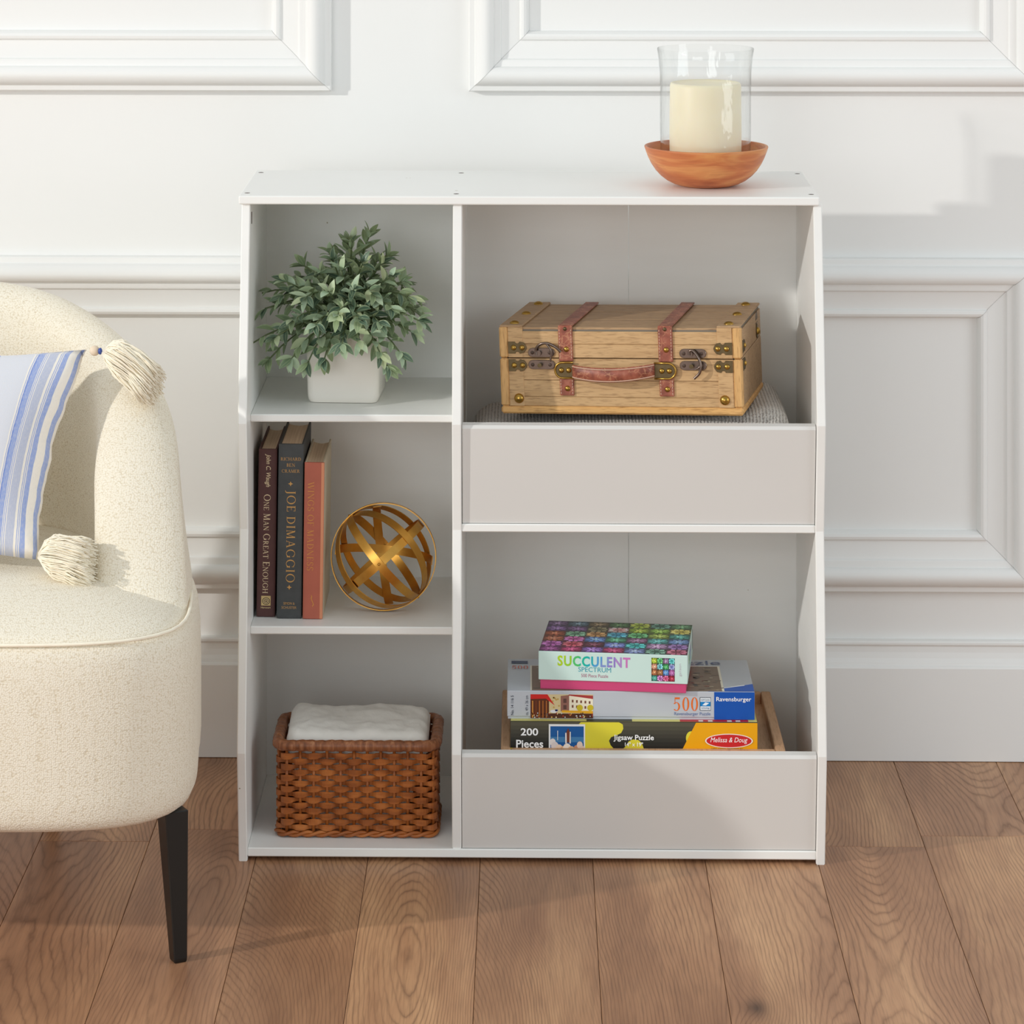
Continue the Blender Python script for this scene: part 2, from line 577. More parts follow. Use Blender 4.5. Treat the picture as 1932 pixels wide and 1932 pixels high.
def m_leather():
    g = G('cracked_red_leather')
    vo = g.n('ShaderNodeTexVoronoi', feature='DISTANCE_TO_EDGE')
    wn = g.n('ShaderNodeTexNoise'); wn.inputs['Scale'].default_value = 120
    g.L(g.tc(), wn.inputs['Vector'])
    wv = g.n('ShaderNodeVectorMath', operation='MULTIPLY_ADD')
    g.L(wn.outputs['Color'], wv.inputs[0]); wv.inputs[1].default_value = (.9, .9, .9)
    g.L(g.mapping(g.tc(), (120, 120, 150)), wv.inputs[2])
    g.L(wv.outputs[0], vo.inputs['Vector'])
    vo.inputs['Scale'].default_value = 1.0
    crack = g.math('MULTIPLY', g.math('LESS_THAN', vo.outputs['Distance'], 0.05), g.math('GREATER_THAN', g.noise(g.tc(), 60, 1), 0.48))
    nz = g.noise(g.tc(), 90, 3)
    col = g.ramp(nz, [(0.3, lin((116, 58, 44))), (0.55, lin((156, 86, 66))), (0.8, lin((182, 120, 96)))])
    col = g.mix(g.math('MULTIPLY', crack, 0.5), col, lin((196, 140, 104)))
    g.bump(nz, 0.3, 0.0008)
    return g.base(col, 0.45)
M_leather = m_leather()
M_stitch = plain('pale_stitching', (206, 172, 150), 0.8)
M_brass = plain('aged_brass', (178, 142, 70), 0.28, 1.0, var=0.12, scale=90)
M_bronze = plain('dark_bronze_fitting', (104, 90, 64), 0.42, 0.85, var=0.2, scale=120)
M_gunmetal = plain('dark_hook_metal', (120, 106, 98), 0.3, 1.0, var=0.15, scale=120)

def m_gold():
    g = G('brushed_gold')
    nz = g.noise(g.mapping(g.tc(), (40, 40, 40)), 1, 3)
    col = g.ramp(nz, [(0.3, lin((196, 142, 62))), (0.7, lin((216, 166, 84)))])
    return g.base(col, 0.33, 1.0)
M_gold = m_gold()

def m_boucle():
    g = G('cream_woven_upholstery')
    vo = g.n('ShaderNodeTexVoronoi')
    g.L(g.mapping(g.tc(), (430, 430, 520)), vo.inputs['Vector'])
    vo.inputs['Scale'].default_value = 1.0
    vo.inputs['Randomness'].default_value = 0.7
    nz = g.noise(g.tc(), 380, 2)
    big = g.noise(g.tc(), 9, 3)
    h = g.math('ADD', g.math('MULTIPLY', vo.outputs['Distance'], -0.9), g.math('MULTIPLY', nz, 0.6))
    col = g.ramp(vo.outputs['Distance'], [(0.0, lin((246, 240, 226))), (0.5, lin((238, 230, 212))), (0.95, lin((210, 196, 170)))])
    col = g.mix(g.math('MULTIPLY', g.math('SUBTRACT', big, 0.5, clamp=True), 0.6), col, lin((226, 212, 186)))
    g.bump(h, 0.5, 0.0012)
    return g.base(col, 0.95, spec=0.1, sheen=0.2)
M_boucle = m_boucle()
M_tassel = plain('cream_cotton_yarn', (252, 242, 222), 0.9, var=0.06, scale=60, sheen=0.3)
M_bead = plain('pale_wood_bead', (232, 212, 188), 0.6)
M_bluebead = plain('blue_bead', (58, 84, 160), 0.35)

def m_stripe():
    g = G('blue_striped_linen')
    sp = g.n('ShaderNodeSeparateXYZ'); g.L(g.tc('UV'), sp.inputs[0])
    # u = distance from the right edge in thousandths of the pillow width
    wob = g.math('MULTIPLY', g.math('SUBTRACT', g.noise(g.mapping(g.tc('UV'), (6, 9, 1)), 1, 2), 0.5), 0.008)
    u = g.math('ADD', g.math('MULTIPLY', sp.outputs[0], 1.35), wob)
    B, D, C, Gy, Li = lin((156, 174, 222)), lin((126, 150, 214)), lin((246, 240, 230)), lin((192, 198, 218)), lin((222, 224, 232))
    st = [(0, C), (.004, B), (.022, C), (.058, B), (.080, C), (.083, B), (.089, C), (.092, B), (.096, C), (.108, Gy), (.146, C),
          (.150, B), (.154, C), (.158, B), (.162, C), (.167, B), (.190, D), (.196, C), (.200, B), (.206, C), (.212, Li), (.36, B), (.375, C)]
    c1 = g.ramp(u, st[:16], 'CONSTANT')
    c2 = g.ramp(u, st[15:], 'CONSTANT')
    col = g.mix(g.math('GREATER_THAN', u, 0.167), c1, c2)
    c3 = g.ramp(u, [(0, Li), (.42, C), (.44, B), (.47, C), (.50, Li), (.62, B), (.64, C), (.70, D), (.73, C), (.78, Gy), (.86, C), (.93, B), (.96, C)], 'CONSTANT')
    col = g.mix(g.math('GREATER_THAN', u, 0.38), col, c3)
    wv = g.noise(g.mapping(g.tc('UV'), (260, 60, 1)), 1, 2)
    col = g.mix(g.math('MULTIPLY', g.math('SUBTRACT', wv, 0.42, clamp=True), 1.1), col, lin((226, 224, 226)))
    g.bump(g.noise(g.mapping(g.tc('UV'), (420, 300, 1)), 1, 2), 0.25, 0.0008)
    return g.base(col, 0.9, spec=0.15, sheen=0.2)
M_stripe = m_stripe()

def m_leaf(name='sage_leaf', stuff=False):
    g = G(name)
    sp = g.n('ShaderNodeSeparateXYZ'); g.L(g.tc('UV'), sp.inputs[0])
    if stuff:
        rnd = g.noise(g.tc(), 26, 2)
    else:
        rnd = g.n('ShaderNodeObjectInfo').outputs['Random']
    a = g.ramp(rnd, [(0.0, lin((62, 86, 68))), (0.25, lin((92, 118, 98))), (0.5, lin((140, 160, 118))), (0.75, lin((170, 194, 168))), (1.0, lin((194, 206, 160)))])
    edge = g.math('ABSOLUTE', g.math('SUBTRACT', sp.outputs[0], 0.5))
    e2 = g.math('MULTIPLY', g.math('SUBTRACT', edge, 0.30, clamp=True), 4.0, clamp=True)
    mid = g.math('LESS_THAN', edge, 0.04)
    col = g.mix(g.math('MULTIPLY', e2, 0.65), a, lin((188, 202, 160)))
    col = g.mix(g.math('MULTIPLY', mid, 0.5), col, lin((176, 190, 150)))
    nz = g.noise(g.tc(), 300, 2)
    g.bump(nz, 0.15, 0.0005)
    return g.base(col, 0.42, spec=0.5)
M_leaf = m_leaf()
M_leafstuff = m_leaf('sage_foliage', True)
M_stem = plain('green_stem', (92, 108, 70), 0.6)
M_soil = plain('dark_moss', (46, 50, 38), 0.9)
M_pot = plain('white_glazed_ceramic', (242, 238, 230), 0.25, var=0.01, spec=0.5)

def m_wicker():
    g = G('brown_rattan')
    oi = g.n('ShaderNodeObjectInfo')
    P = g.mapping(g.tc(), (26, 26, 120))
    nz = g.noise(P, 1, 3)
    big = g.noise(g.tc(), 45, 2)
    col = g.ramp(nz, [(0.25, lin((126, 66, 26))), (0.55, lin((172, 98, 42))), (0.8, lin((198, 124, 62)))])
    col = g.mix(g.math('MULTIPLY', g.math('SUBTRACT', big, 0.5, clamp=True), 1.4), col, lin((120, 58, 24)))
    g.bump(nz, 0.2, 0.0006)
    return g.base(col, 0.38, spec=0.45)
M_wicker = m_wicker()
def m_rim():
    g = G('wrapped_rattan_rim')
    P = g.mapping(g.tc(), (210, 210, 20))
    nz = g.noise(P, 1, 3)
    col = g.ramp(nz, [(0.25, lin((104, 58, 32))), (0.55, lin((150, 92, 56))), (0.8, lin((186, 132, 92)))])
    g.bump(nz, 0.5, 0.0014)
    return g.base(col, 0.42)
M_rim = m_rim()
def m_cloth(name, rgb, sc, bs, var=0.04):
    g = G(name)
    nz = g.noise(g.tc(), sc, 3)
    c = lin(rgb)
    col = g.ramp(nz, [(0.3, tuple(v * (1 - var) for v in c)), (0.7, c)])
    g.bump(nz, bs, 0.003)
    return g.base(col, 0.95, spec=0.1, sheen=0.3)
M_cloth = m_cloth('white_crinkled_cotton', (238, 236, 230), 70, 0.5)
def m_terry():
    g = G('grey_terry')
    w = g.n('ShaderNodeTexWave', wave_type='BANDS', bands_direction='X')
    g.L(g.tc(), w.inputs['Vector'])
    w.inputs['Scale'].default_value = 70
    w.inputs['Distortion'].default_value = 3.0
    w.inputs['Detail'].default_value = 2
    w.inputs['Detail Scale'].default_value = 6
    nz = g.noise(g.tc(), 330, 2)
    h = g.math('ADD', w.outputs['Fac'], g.math('MULTIPLY', nz, 1.2))
    col = g.ramp(h, [(0.5, lin((150, 144, 138))), (1.2, lin((220, 216, 210)))])
    g.bump(h, 0.7, 0.003)
    return g.base(col, 0.95, spec=0.05, sheen=0.3)
M_terry = m_terry()

def m_page():
    g = G('page_edges')
    nz = g.noise(g.mapping(g.tc(), (900, 8, 8)), 1, 2)
    col = g.ramp(nz, [(0.3, lin((222, 198, 168))), (0.7, lin((244, 224, 198)))])
    return g.base(col, 0.8)
M_page = m_page()
M_book1 = plain('oxblood_cloth', (84, 50, 48), 0.6, var=0.1, bump=0.15, scale=60)
M_book2 = plain('slate_cloth', (66, 69, 70), 0.65, var=0.12, bump=0.2, scale=80)
M_book3 = plain('terracotta_paper', (178, 96, 76), 0.55, var=0.08, scale=40)
M_book3b = plain('peach_hinge', (214, 142, 106), 0.55, var=0.05)
M_cream = plain('cream_board', (214, 204, 180), 0.6)

def m_glass():
    g = G('seeded_clear_glass')
    nt = g.t
    nt.nodes.remove(g.b)
    out = nt.nodes['Material Output']
    bmp = g.n('ShaderNodeBump')
    bmp.inputs['Strength'].default_value = 0.5
    bmp.inputs['Distance'].default_value = 0.002
    g.L(g.noise(g.mapping(g.tc(), (1, 1, 0.35)), 90, 2), bmp.inputs['Height'])
    fr = g.n('ShaderNodeFresnel')
    geo = g.n('ShaderNodeNewGeometry')
    g.L(g.math('ADD', 1.45, g.math('MULTIPLY', geo.outputs['Backfacing'], 1 / 1.45 - 1.45)), fr.inputs['IOR'])
    g.L(bmp.outputs[0], fr.inputs['Normal'])
    lw = g.n('ShaderNodeLayerWeight'); lw.inputs['Blend'].default_value = 0.35
    g.L(bmp.outputs[0], lw.inputs['Normal'])
    tr = g.n('ShaderNodeBsdfTransparent')
    g.L(g.ramp(lw.outputs['Facing'], [(0.0, (0.992, 0.994, 0.992)), (0.8, (0.98, 0.985, 0.982)), (1.0, (0.76, 0.775, 0.77))]), tr.inputs['Color'])
    gl = g.n('ShaderNodeBsdfGlossy'); gl.inputs['Roughness'].default_value = 0.04
    g.L(bmp.outputs[0], gl.inputs['Normal'])
    mx = g.n('ShaderNodeMixShader')
    g.L(fr.outputs[0], mx.inputs[0]); g.L(tr.outputs[0], mx.inputs[1]); g.L(gl.outputs[0], mx.inputs[2])
    g.L(mx.outputs[0], out.inputs['Surface'])
    return g.m
M_glass = m_glass()
def m_wax():
    g = G('ivory_wax')
    nz = g.noise(g.tc(), 12, 2)
    col = g.ramp(nz, [(0.3, lin((240, 230, 200))), (0.7, lin((246, 238, 212)))])
    g.b.inputs['Subsurface Weight'].default_value = 0.25
    g.b.inputs['Subsurface Radius'].default_value = (0.02, 0.015, 0.008)
    g.b.inputs['Subsurface Scale'].default_value = 0.5
    return g.base(col, 0.45)
M_wax = m_wax()

# ------------------------------------------------------------------ the room
floor = MB().box(-3.2, 3.2, -5.2, 0.0, -0.06, -0.016).build('floor', M_floor, kind='structure')
PW, PL = 0.1473, 1.29
pm = MB().box(-PW / 2 + .0003, PW / 2 - .0003, -PL / 2 + .0003, PL / 2 - .0003, -0.016, 0.0, 0.0006).mesh('plank', M_floor)
joint = {-6: -0.38, -5: -0.33, -4: -1.08, -3: -1.20, -2: -1.05, -1: -1.26, 0: -1.12, 1: -0.382, 2: -0.338, 3: -1.15}
for k in range(-15, 15):
    xc = 0.2311 + PW * (k + 0.5)
    # staggered end joints
    j = joint.get(k, -((k * 0.47 + 0.9) % 1.0) * PL)
    y = j
    while y < 0:
        y += PL
    first = True
    while y > -4.3:
        y0 = y - PL
        top, bot = min(y, -0.001), max(y0, -5.1)
        if top - bot > PL - 0.01:
            link('plank', pm, floor, (xc, (top + bot) / 2, 0))
        elif top - bot > 0.02:
            MB().box(-PW / 2 + .0003, PW / 2 - .0003, -(top - bot) / 2 + .0003, (top - bot) / 2 - .0003, -0.016, 0, 0.0006).build(
                'plank', M_floor, floor, loc=(xc, (top + bot) / 2, 0))
        y = y0

MB().box(-3.2, 3.2, 0.0, 0.12, -0.06, 2.7).build('wall_back', M_wall, kind='structure')
# baseboard with a coved cap
bb = [(0, 0.001), (-.020, 0.001), (-.020, .134), (-.0185, .1365), (-.0160, .1375), (-.0150, .141), (-.0115, .147), (-.0095, .155), (-.0090, .163),
      (-.0105, .1655), (-.0125, .1665), (-.0125, .1695), (-.0110, .1715), (0, .1722)]
MB().prism(bb, 'x', -3.2, 3.2).build('baseboard_back', M_wall, kind='structure')

PROF = [(0, 0), (0, .0150), (.0015, .0170), (.0080, .0178), (.0095, .0190), (.0110, .0240), (.0140, .0280), (.0190, .0310), (.0250, .0315), (.0300, .0295),
        (.0345, .0250), (.0360, .0205), (.0365, .0185), (.0440, .0178), (.0460, .0165), (.0475, .0130), (.0500, .0120),
        (.0735, .0100), (.0740, .0125), (.0760, .0145), (.0795, .0152), (.0830, .0135), (.0855, .0080), (.0870, .0030), (.0870, 0)]
def frame(idx, x0, x1, z0, z1):
    tr = link('trim_%d' % idx, None, kind='structure')
    MW = PROF[-1][0]
    def side(A, B, inward):
        mb = MB()
        rows = []
        for t, h in PROF:
            ia, ib = inward(t)
            rows.append([(A[0] + ia[0], -h, A[1] + ia[1]), (B[0] + ib[0], -h, B[1] + ib[1])])
        mb.grid(rows)
        mb.build('moulding', M_wall, tr, smooth=True, auto=28)
    g = 0.0002
    side((x0 + g, z0), (x1 - g, z0), lambda t: ((t, t), (-t, t)))
    side((x0 + g, z1), (x1 - g, z1), lambda t: ((t, -t), (-t, -t)))
    side((x0, z0 + g), (x0, z1 - g), lambda t: ((t, t), (t, -t)))
    side((x1, z0 + g), (x1, z1 - g), lambda t: ((-t, t), (-t, -t)))
frame(1, -1.112, -0.2857, 0.9640, 2.30)
frame(2, -0.0864, 0.7390, 0.9640, 2.30)
frame(3, -1.112, -0.2857, 0.2430, 0.7235)
frame(4, -0.0864, 0.7350, 0.2430, 0.7235)
frame(5, 0.9375, 1.763, 0.9640, 2.30)
frame(6, 0.9375, 1.763, 0.2430, 0.7235)

# ------------------------------------------------------------------ storage cabinet
cab = thing('storage_cabinet', 'white wooden storage cabinet with cubbies at left and two open bins at right', 'cabinet')
XL, XR = -0.3795, 0.3866
TH = 0.0115
prof = [(-.145, 0), (-.454, 0), (-.481, .149), (-.442, .432), (-.467, .575), (-.411, .8545), (-.145, .8545)]
for x0 in (XL, XR - TH):
    MB().prism(prof, 'x', x0, x0 + TH, .0012).build('side_panel', M_cab, cab)
DX0, DX1 = -0.1000, -0.0878
pd = [(-.151, .0175), (-.451, .0175), (-.481, .149), (-.442, .432), (-.467, .575), (-.411, .8545), (-.151, .8545)]
MB().prism(pd, 'x', DX0, DX1, .0012).build('divider', M_cab, cab)
MB().box(XL - .0035, XR - .0035, -.4165, -.145, .8546, .8660, .0018, 2).build('top_board', M_cab, cab)
MB().box(XL + TH, XR - TH, -.4535, -.145, .0060, .0175, .0012).build('bottom_board', M_cab, cab)
MB().box(XL + TH, DX0, -.412, -.1505, .5665, .5765, .0014).build('shelf', M_cab, cab)
MB().box(XL + TH, DX0, -.413, -.1505, .2860, .2965, .0014).build('shelf', M_cab, cab)
MB().box(DX1, XR - TH, -.4405, -.1505, .4290, .4395, .0012).build('shelf', M_cab, cab)
MB().box(XL + TH, DX0, -.151, -.146, .0175, .8546).build('back_panel', M_cab, cab)
MB().box(DX1, .1397, -.151, -.146, .0175, .8546, .0004).build('back_panel', M_cab, cab)
MB().box(.1404, XR - TH, -.151, -.146, .0175, .8546, .0004).build('back_panel', M_cab, cab)
def binfront(z0, y0, z1, y1):
    e = MB()
    k = (y1 - y0) / (z1 - z0)
    e.prism([(y0 + .006, z0), (y1 + .006 - k * .0045, z1 - .0045), (y1 + .0095, z1 - .0003), (y1 + .0210, z1 + .0012), (y1 + .0225, z1), (y0 + .0215, z0)],
            'x', DX1 + .0008, XR - TH - .0008, .0004)
    e.build('bin_front', M_bin, cab)
binfront(.4402, -.4435, .5728, -.4660)
binfront(.0183, -.4570, .1483, -.4800)
for x, y in ((-.374, -.172), (-.094, -.172), (.3745, -.172), (-.374, -.388), (-.096, -.392), (.3745, -.388)):
    MB().dome((x, y, .8658), .0042, .0006, (0, 0, 1), 10).build('screw', M_dark, cab)
MB().tube([(-.3678, -.395, .842), (-.3678, -.395, .832), (-.3679, -.394, .826)], .0008, 5).build('nail', M_dark, cab)

# ------------------------------------------------------------------ candle group on the cabinet top
ZT = .8662
CX, CY_ = .2405, -.299
prof_b = [(0.0005, 0), (.034, 0), (.0365, .0006), (.0450, .0032), (.0540, .0078), (.0620, .0140), (.0690, .0215), (.0745, .0298), (.0788, .0385), (.0818, .0465), (.0838, .0525),
          (.0834, .0535), (.0815, .0538), (.0800, .0528), (.0780, .0460), (.0748, .0380), (.0700, .0300), (.0640, .0225), (.0565, .0160), (.0480, .0115), (.034, .0085), (.0005, .0075)]
b = MB(); b.lathe(prof_b, 64)
b.build('wooden_bowl', M_bowl, smooth=True, auto=80, loc=(CX, CY_, ZT), label='round cherry-coloured wooden bowl on the cabinet top under the candle', cat='bowl')
b = MB(); b.lathe([(.0005, 0), (.0465, 0), (.0482, .0015), (.0488, .06), (.0482, .126), (.0468, .1295), (.0450, .1300), (.0430, .1285), (.030, .1268), (.0005, .1262)], 48)
cd = b.build('pillar_candle', M_wax, smooth=True, auto=55, loc=(CX - .001, CY_, ZT + .0094), label='thick ivory pillar candle inside the glass hurricane', cat='candle')
prof_g = [(.0555, 0), (.0600, .006), (.0612, .03), (.0616, .07), (.0614, .105), (.0620, .130), (.0634, .148), (.0655, .1625), (.0648, .1632), (.0626, .149),
          (.0611, .130), (.0604, .105), (.0606, .07), (.0602, .03), (.0590, .0075), (.0548, .0015)]
b = MB(); b.lathe(prof_g, 72, closed=True)
b.build('hurricane_glass', M_glass, smooth=True, auto=70, loc=(CX - .001, CY_, ZT + .0228), label='clear seeded-glass hurricane cylinder with flared rim standing in the wooden bowl', cat='glass')

# ------------------------------------------------------------------ potted plant
PX, PY, PZ = -.2475, -.2905, .5768
plant = thing('potted_plant', 'bushy artificial sage-green plant in a square white pot in the top left cubby', 'plant', (PX, PY, PZ), (0, 0, R(-3)))
def rrect(hw, hd, r, n=5):
    out = []
    for cx, cy, a in ((hw - r, hd - r, 0), (-hw + r, hd - r, 90), (-hw + r, -hd + r, 180), (hw - r, -hd + r, 270)):
        for k in range(n + 1):
            t = R(a + 90 * k / n)
            out.append((cx + r * math.cos(t), cy + r * math.sin(t)))
    return out
b = MB()
rows = []
for w, z in ((.0415, 0), (.0455, .0005), (.0475, .004), (.0485, .010), (.0495, .05), (.0500, .0965), (.0493, .0985), (.0478, .0985), (.0470, .096), (.0465, .080)):
    rows.append([(x, y, z) for x, y in rrect(w, w, .010)])
b.grid(rows, closev=True, capu=True)
b.build('pot', M_pot, plant, smooth=True, auto=45)
b = MB(); b.grid([[(x, y, .086) for x, y in rrect(.0464, .0464, .009)], [(x, y, .092) for x, y in rrect(.02, .02, .009)]], closev=True, capu=True)
b.build('soil', M_soil, plant)

rng = random.Random(21)
def leaf_mesh(L, W, curl, fold):
    me = bpy.data.meshes.new('leaf')
    prof = [(0, .10), (.12, .45), (.3, .88), (.5, 1.0), (.7, .82), (.87, .45), (1.0, .04)]
    V, F, UV = [], [], []
    for t, w in prof:
        zc = curl * L * (t * t) * -1.0
        for s in (-1, 0, 1):
            V.append((s * w * W / 2, t * L, zc + abs(s) * fold * w * W))
            UV.append((0.5 + s * 0.5, t))
    for i in range(len(prof) - 1):
        for s in (0, 1):
            a = i * 3 + s
            F.append((a, a + 1, a + 4, a + 3))
    me.from_pydata(V, [], F)
    uvl = me.uv_layers.new(name='UVMap')
    for lp in me.loops:
        uvl.data[lp.index].uv = UV[lp.vertex_index]
    for p in me.polygons:
        p.use_smooth = True
    me.materials.append(M_leaf)
    return me
leafm = [leaf_mesh(.028, .0125, .10, .20), leaf_mesh(.025, .0115, .35, .22), leaf_mesh(.031, .0112, .22, .12), leaf_mesh(.022, .0102, .0, .26), leaf_mesh(.027, .0138, .28, .16)]
leaves = []
stem_paths = []
targets = [(-.105, -.05, .128), (-.118, -.08, .085), (-.098, -.06, .060), (-.112, -.03, .150), (-.075, -.055, .175), (-.055, -.02, .195),
           (-.03, -.04, .185), (-.012, -.055, .210), (.012, -.03, .238), (.035, -.01, .243), (.0, .01, .225), (.03, -.05, .205), (.055, -.03, .200), (.07, -.04, .182),
           (.085, -.02, .170), (.098, -.045, .150), (.108, -.03, .125), (.104, -.06, .100), (.088, -.065, .072), (.070, -.075, .055), (.060, -.082, .074),
           (.030, -.088, .092), (.005, -.094, .088), (-.02, -.090, .066), (-.042, -.088, .062), (-.065, -.078, .065), (-.085, -.085, .095), (-.06, -.095, .120),
           (-.03, -.105, .115), (.0, -.11, .130), (.03, -.105, .125), (.06, -.095, .118), (.075, -.08, .140), (-.045, -.08, .155), (-.015, -.085, .165), (.02, -.085, .168),
           (.048, -.07, .160), (-.08, -.05, .150), (-.02, .04, .200), (.04, .05, .190), (.08, .05, .150), (-.07, .05, .160), (-.09, .04, .120), (.09, .06, .110), (.0, .08, .16),
           (.0, -.06, .195), (-.02, -.02, .215), (.06, .0, .205), (.1, .0, .14), (.115, -.06, .115)]
for T in targets:
    e = Vector(T)
    if e.x > 0: e.x *= .90
    p0 = Vector((rng.uniform(-.02, .02), rng.uniform(-.02, .02), .088))
    mid = Vector((e.x * .45, e.y * .45, max(.125, e.z * .72 + .055) if e.z < .16 else .09 + (e.z - .09) * .6))
    e.z = e.z if e.z < .12 else .12 + (e.z - .12) * .80
    pts = []
    N = 14
    for k in range(N + 1):
        t = k / N
        pts.append(p0 * (1 - t) ** 2 + mid * 2 * t * (1 - t) + e * t * t)
    stem_paths.append(pts)
    Ltot = sum((pts[k + 1] - pts[k]).length for k in range(N))
    npair = max(4, int(Ltot / .0165))
    ph = rng.uniform(0, 6)
    for k in range(npair):
        t = .28 + .70 * k / (npair - 1)
        i = min(N - 1, int(t * N))
        fr = t * N - i
        p = pts[i].lerp(pts[i + 1], fr)
        tg = (pts[i + 1] - pts[i]).normalized()
        a = tg.orthogonal().normalized()
        bq = tg.cross(a)
        for s in (0, math.pi):
            an = ph + k * 1.57 + s + rng.uniform(-.3, .3)
            out = a * math.cos(an) + bq * math.sin(an)
            ydir = (tg * rng.uniform(.65, 1.0) + out * rng.uniform(.6, .95) + Vector((0, 0, rng.uniform(-.15, .25)))).normalized()
            leaves.append((p, ydir, out, 1.0 if t < .8 else .8))
    for s in range(3):
        an = ph + s * 2.1
        tg = (pts[-1] - pts[-2]).normalized()
        a = tg.orthogonal().normalized(); bq = tg.cross(a)
        out = a * math.cos(an) + bq * math.sin(an)
        leaves.append((pts[-1], (tg + out * .45).normalized(), out, .78))
def leaf_matrix(p, yd, out, sc):
    z = (Vector((0, -.25, 1)) * .9 - out * .5)
    z = z - yd * z.dot(yd)
    if z.length < 1e-4:
        z = yd.orthogonal()
    z.normalize()
    xd = yd.cross(z)
    m = Matrix((xd, yd, z)).transposed().to_4x4()
    return Matrix.Translation(p) @ m @ Matrix.Diagonal((sc, sc, sc, 1))
ok = []
for lf in leaves:
    tip = lf[0] + lf[1] * .025 * lf[3]
    if tip.x < -.1175 or tip.x > .140 or tip.y > .132:
        continue
    if tip.z < .1 and abs(tip.x) < .052 and abs(tip.y) < .052:
        continue
    ok.append(lf)
ok.sort(key=lambda l: l[0].y - l[0].z * .3)
for k, lf in enumerate(ok[:300]):
    o = link('leaf', leafm[rng.randrange(5)], plant)
    o.matrix_local = leaf_matrix(*lf)
V, F, UV = [], [], []
for lf in ok[300:]:
    me = leafm[rng.randrange(5)]
    M = leaf_matrix(*lf)
    i = len(V)
    V += [tuple(M @ v.co) for v in me.vertices]
    F += [tuple(i + q for q in p.vertices) for p in me.polygons]
    UV += [tuple(me.uv_layers[0].data[l].uv) for p in me.polygons for l in p.loop_indices]
me = bpy.data.meshes.new('foliage')
me.from_pydata(V, [], F)
uvl = me.uv_layers.new(name='UVMap')
for k, q in enumerate(UV):
    uvl.data[k].uv = q
for p in me.polygons:
    p.use_smooth = True
me.materials.append(M_leafstuff)
link('foliage', me, plant, kind='stuff')
for pts in stem_paths:
    MB().tube(pts[::2] + [pts[-1]], .0011, 5).build('stem', M_stem, plant, smooth=True)

# ------------------------------------------------------------------ books
def book(name, x, y, w, h, d, tilt, mc, label, mats_board=None, round_=0.002, inset=.0035):
    t = thing(name, label, 'book', (x, y, .2968), (0, R(tilt), 0), 'hardbacks on the middle shelf')
    bt = .0026
    mbd = mats_board or mc
    # spine slightly rounded
    sp = []
    for q in (0, .03, .08, .16, .5, .84, .92, .97, 1):
        sp.append((q * w, -.0011 * (1 - abs(2 * q - 1) ** 8)))
    poly = sp + [(w, .0026), (0, .0026)]
    MB().prism(poly, 'z', 0.0005, h, .0005).build('spine', mc, t)
    for x0 in (0, w - bt):
        MB().box(x0, x0 + bt, .0030, d, .0005, h, .0006).build('cover_board', mbd, t)
        MB().box(x0 + .0006, x0 + bt - .0006, .002, .0062, .002, h - .002).build('hinge', mc, t)
    # page block with a concave head line
    rows = []
    for k in range(7):
        q = k / 6
        xx = bt + .0002 + q * (w - 2 * bt - .0004)
        z = h - inset - .0016 * math.sin(math.pi * q)
        dd = d - .004 - .003 * math.sin(math.pi * q)
        rows.append([(xx, .0028, .003), (xx, dd, .003), (xx, dd, z), (xx, .0028, z)])
    m = MB(); m.grid(rows, closev=True, capu=True)
    m.build('page_block', M_page, t)
    return t
GOLD = (226, 196, 128)
GOLD2 = (196, 150, 88)
b1 = book('hardback_book', -.3638, -.3665, .0247, .2245, .150, .85, M_book1, 'oxblood hardback with cream lettering, leftmost of the three books')
b2 = book('hardback_book', -.3362, -.3740, .0330, .2330, .150, .75, M_book2, 'thick slate-grey hardback with gold lettering, tallest of the three books')
b3 = book('hardback_book', -.3012, -.3765, .0265, .2090, .150, .75, M_book3, 'terracotta paper-spined hardback with pale boards beside the gold orb', M_cream)
def spine(w, rnd=.002):
    return lambda x, z, h: (x, -.00125 - h, z)
p = Print(spine(.0247))
place_text(p, text2d('John C. Waugh', 0.006, 0.25), .0125, .196, w=.044, h=.0080, rot=1, rgb=(226, 206, 168))
place_text(p, serif2d('One Man Great Enough', .78), .0123, .098, w=.132, h=.0092, rot=1, rgb=(226, 206, 168))
p.rect(.0062, .0155, .0188, .0285, (204, 178, 124)); p.lift()
for k, r in enumerate((.0052, .0042, .0032, .0022, .0012)):
    p.ell(.0128, .0215, r, r * .95, (60, 40, 30) if k % 2 == 0 else (224, 200, 150), 18); p.lift()
place_text(p, text2d('Harcourt', 0.02), .0125, .0130, w=.0130, h=.0022, rgb=(214, 190, 140))
p.build('spine_print', b1)
p = Print(spine(.0330))
place_text(p, serif2d('RICHARD'), .0165, .2130, w=.0270, h=.0044, rgb=GOLD2)
place_text(p, serif2d('BEN'), .0165, .2050, w=.0110, h=.0044, rgb=GOLD2)
place_text(p, serif2d('CRAMER'), .0165, .1970, w=.0240, h=.0044, rgb=GOLD2)
for zc in (.1800, .0420):
    s = .0034
    p.poly([(.0165, zc + s), (.0165 + s * .3, zc + s * .3), (.0165 + s, zc), (.0165 + s * .3, zc - s * .3), (.0165, zc - s), (.0165 - s * .3, zc - s * .3), (.0165 - s, zc), (.0165 - s * .3, zc + s * .3)], GOLD2)
place_text(p, serif2d('JOE DIMAGGIO', track=.16), .0165, .1100, w=.1230, h=.0142, rot=1, rgb=GOLD2)
place_text(p, text2d('SIMON &', 0.01), .0165, .0205, w=.0150, h=.0034, rgb=(178, 140, 92))
place_text(p, text2d('SCHUSTER', 0.01), .0165, .0150, w=.0200, h=.0034, rgb=(178, 140, 92))
p.build('spine_print', b2)
p = Print(spine(.0265))
place_text(p, serif2d('WINGS OF MADNESS', track=.16), .0090, .1240, w=.1180, h=.0088, rot=1, rgb=(206, 140, 76))
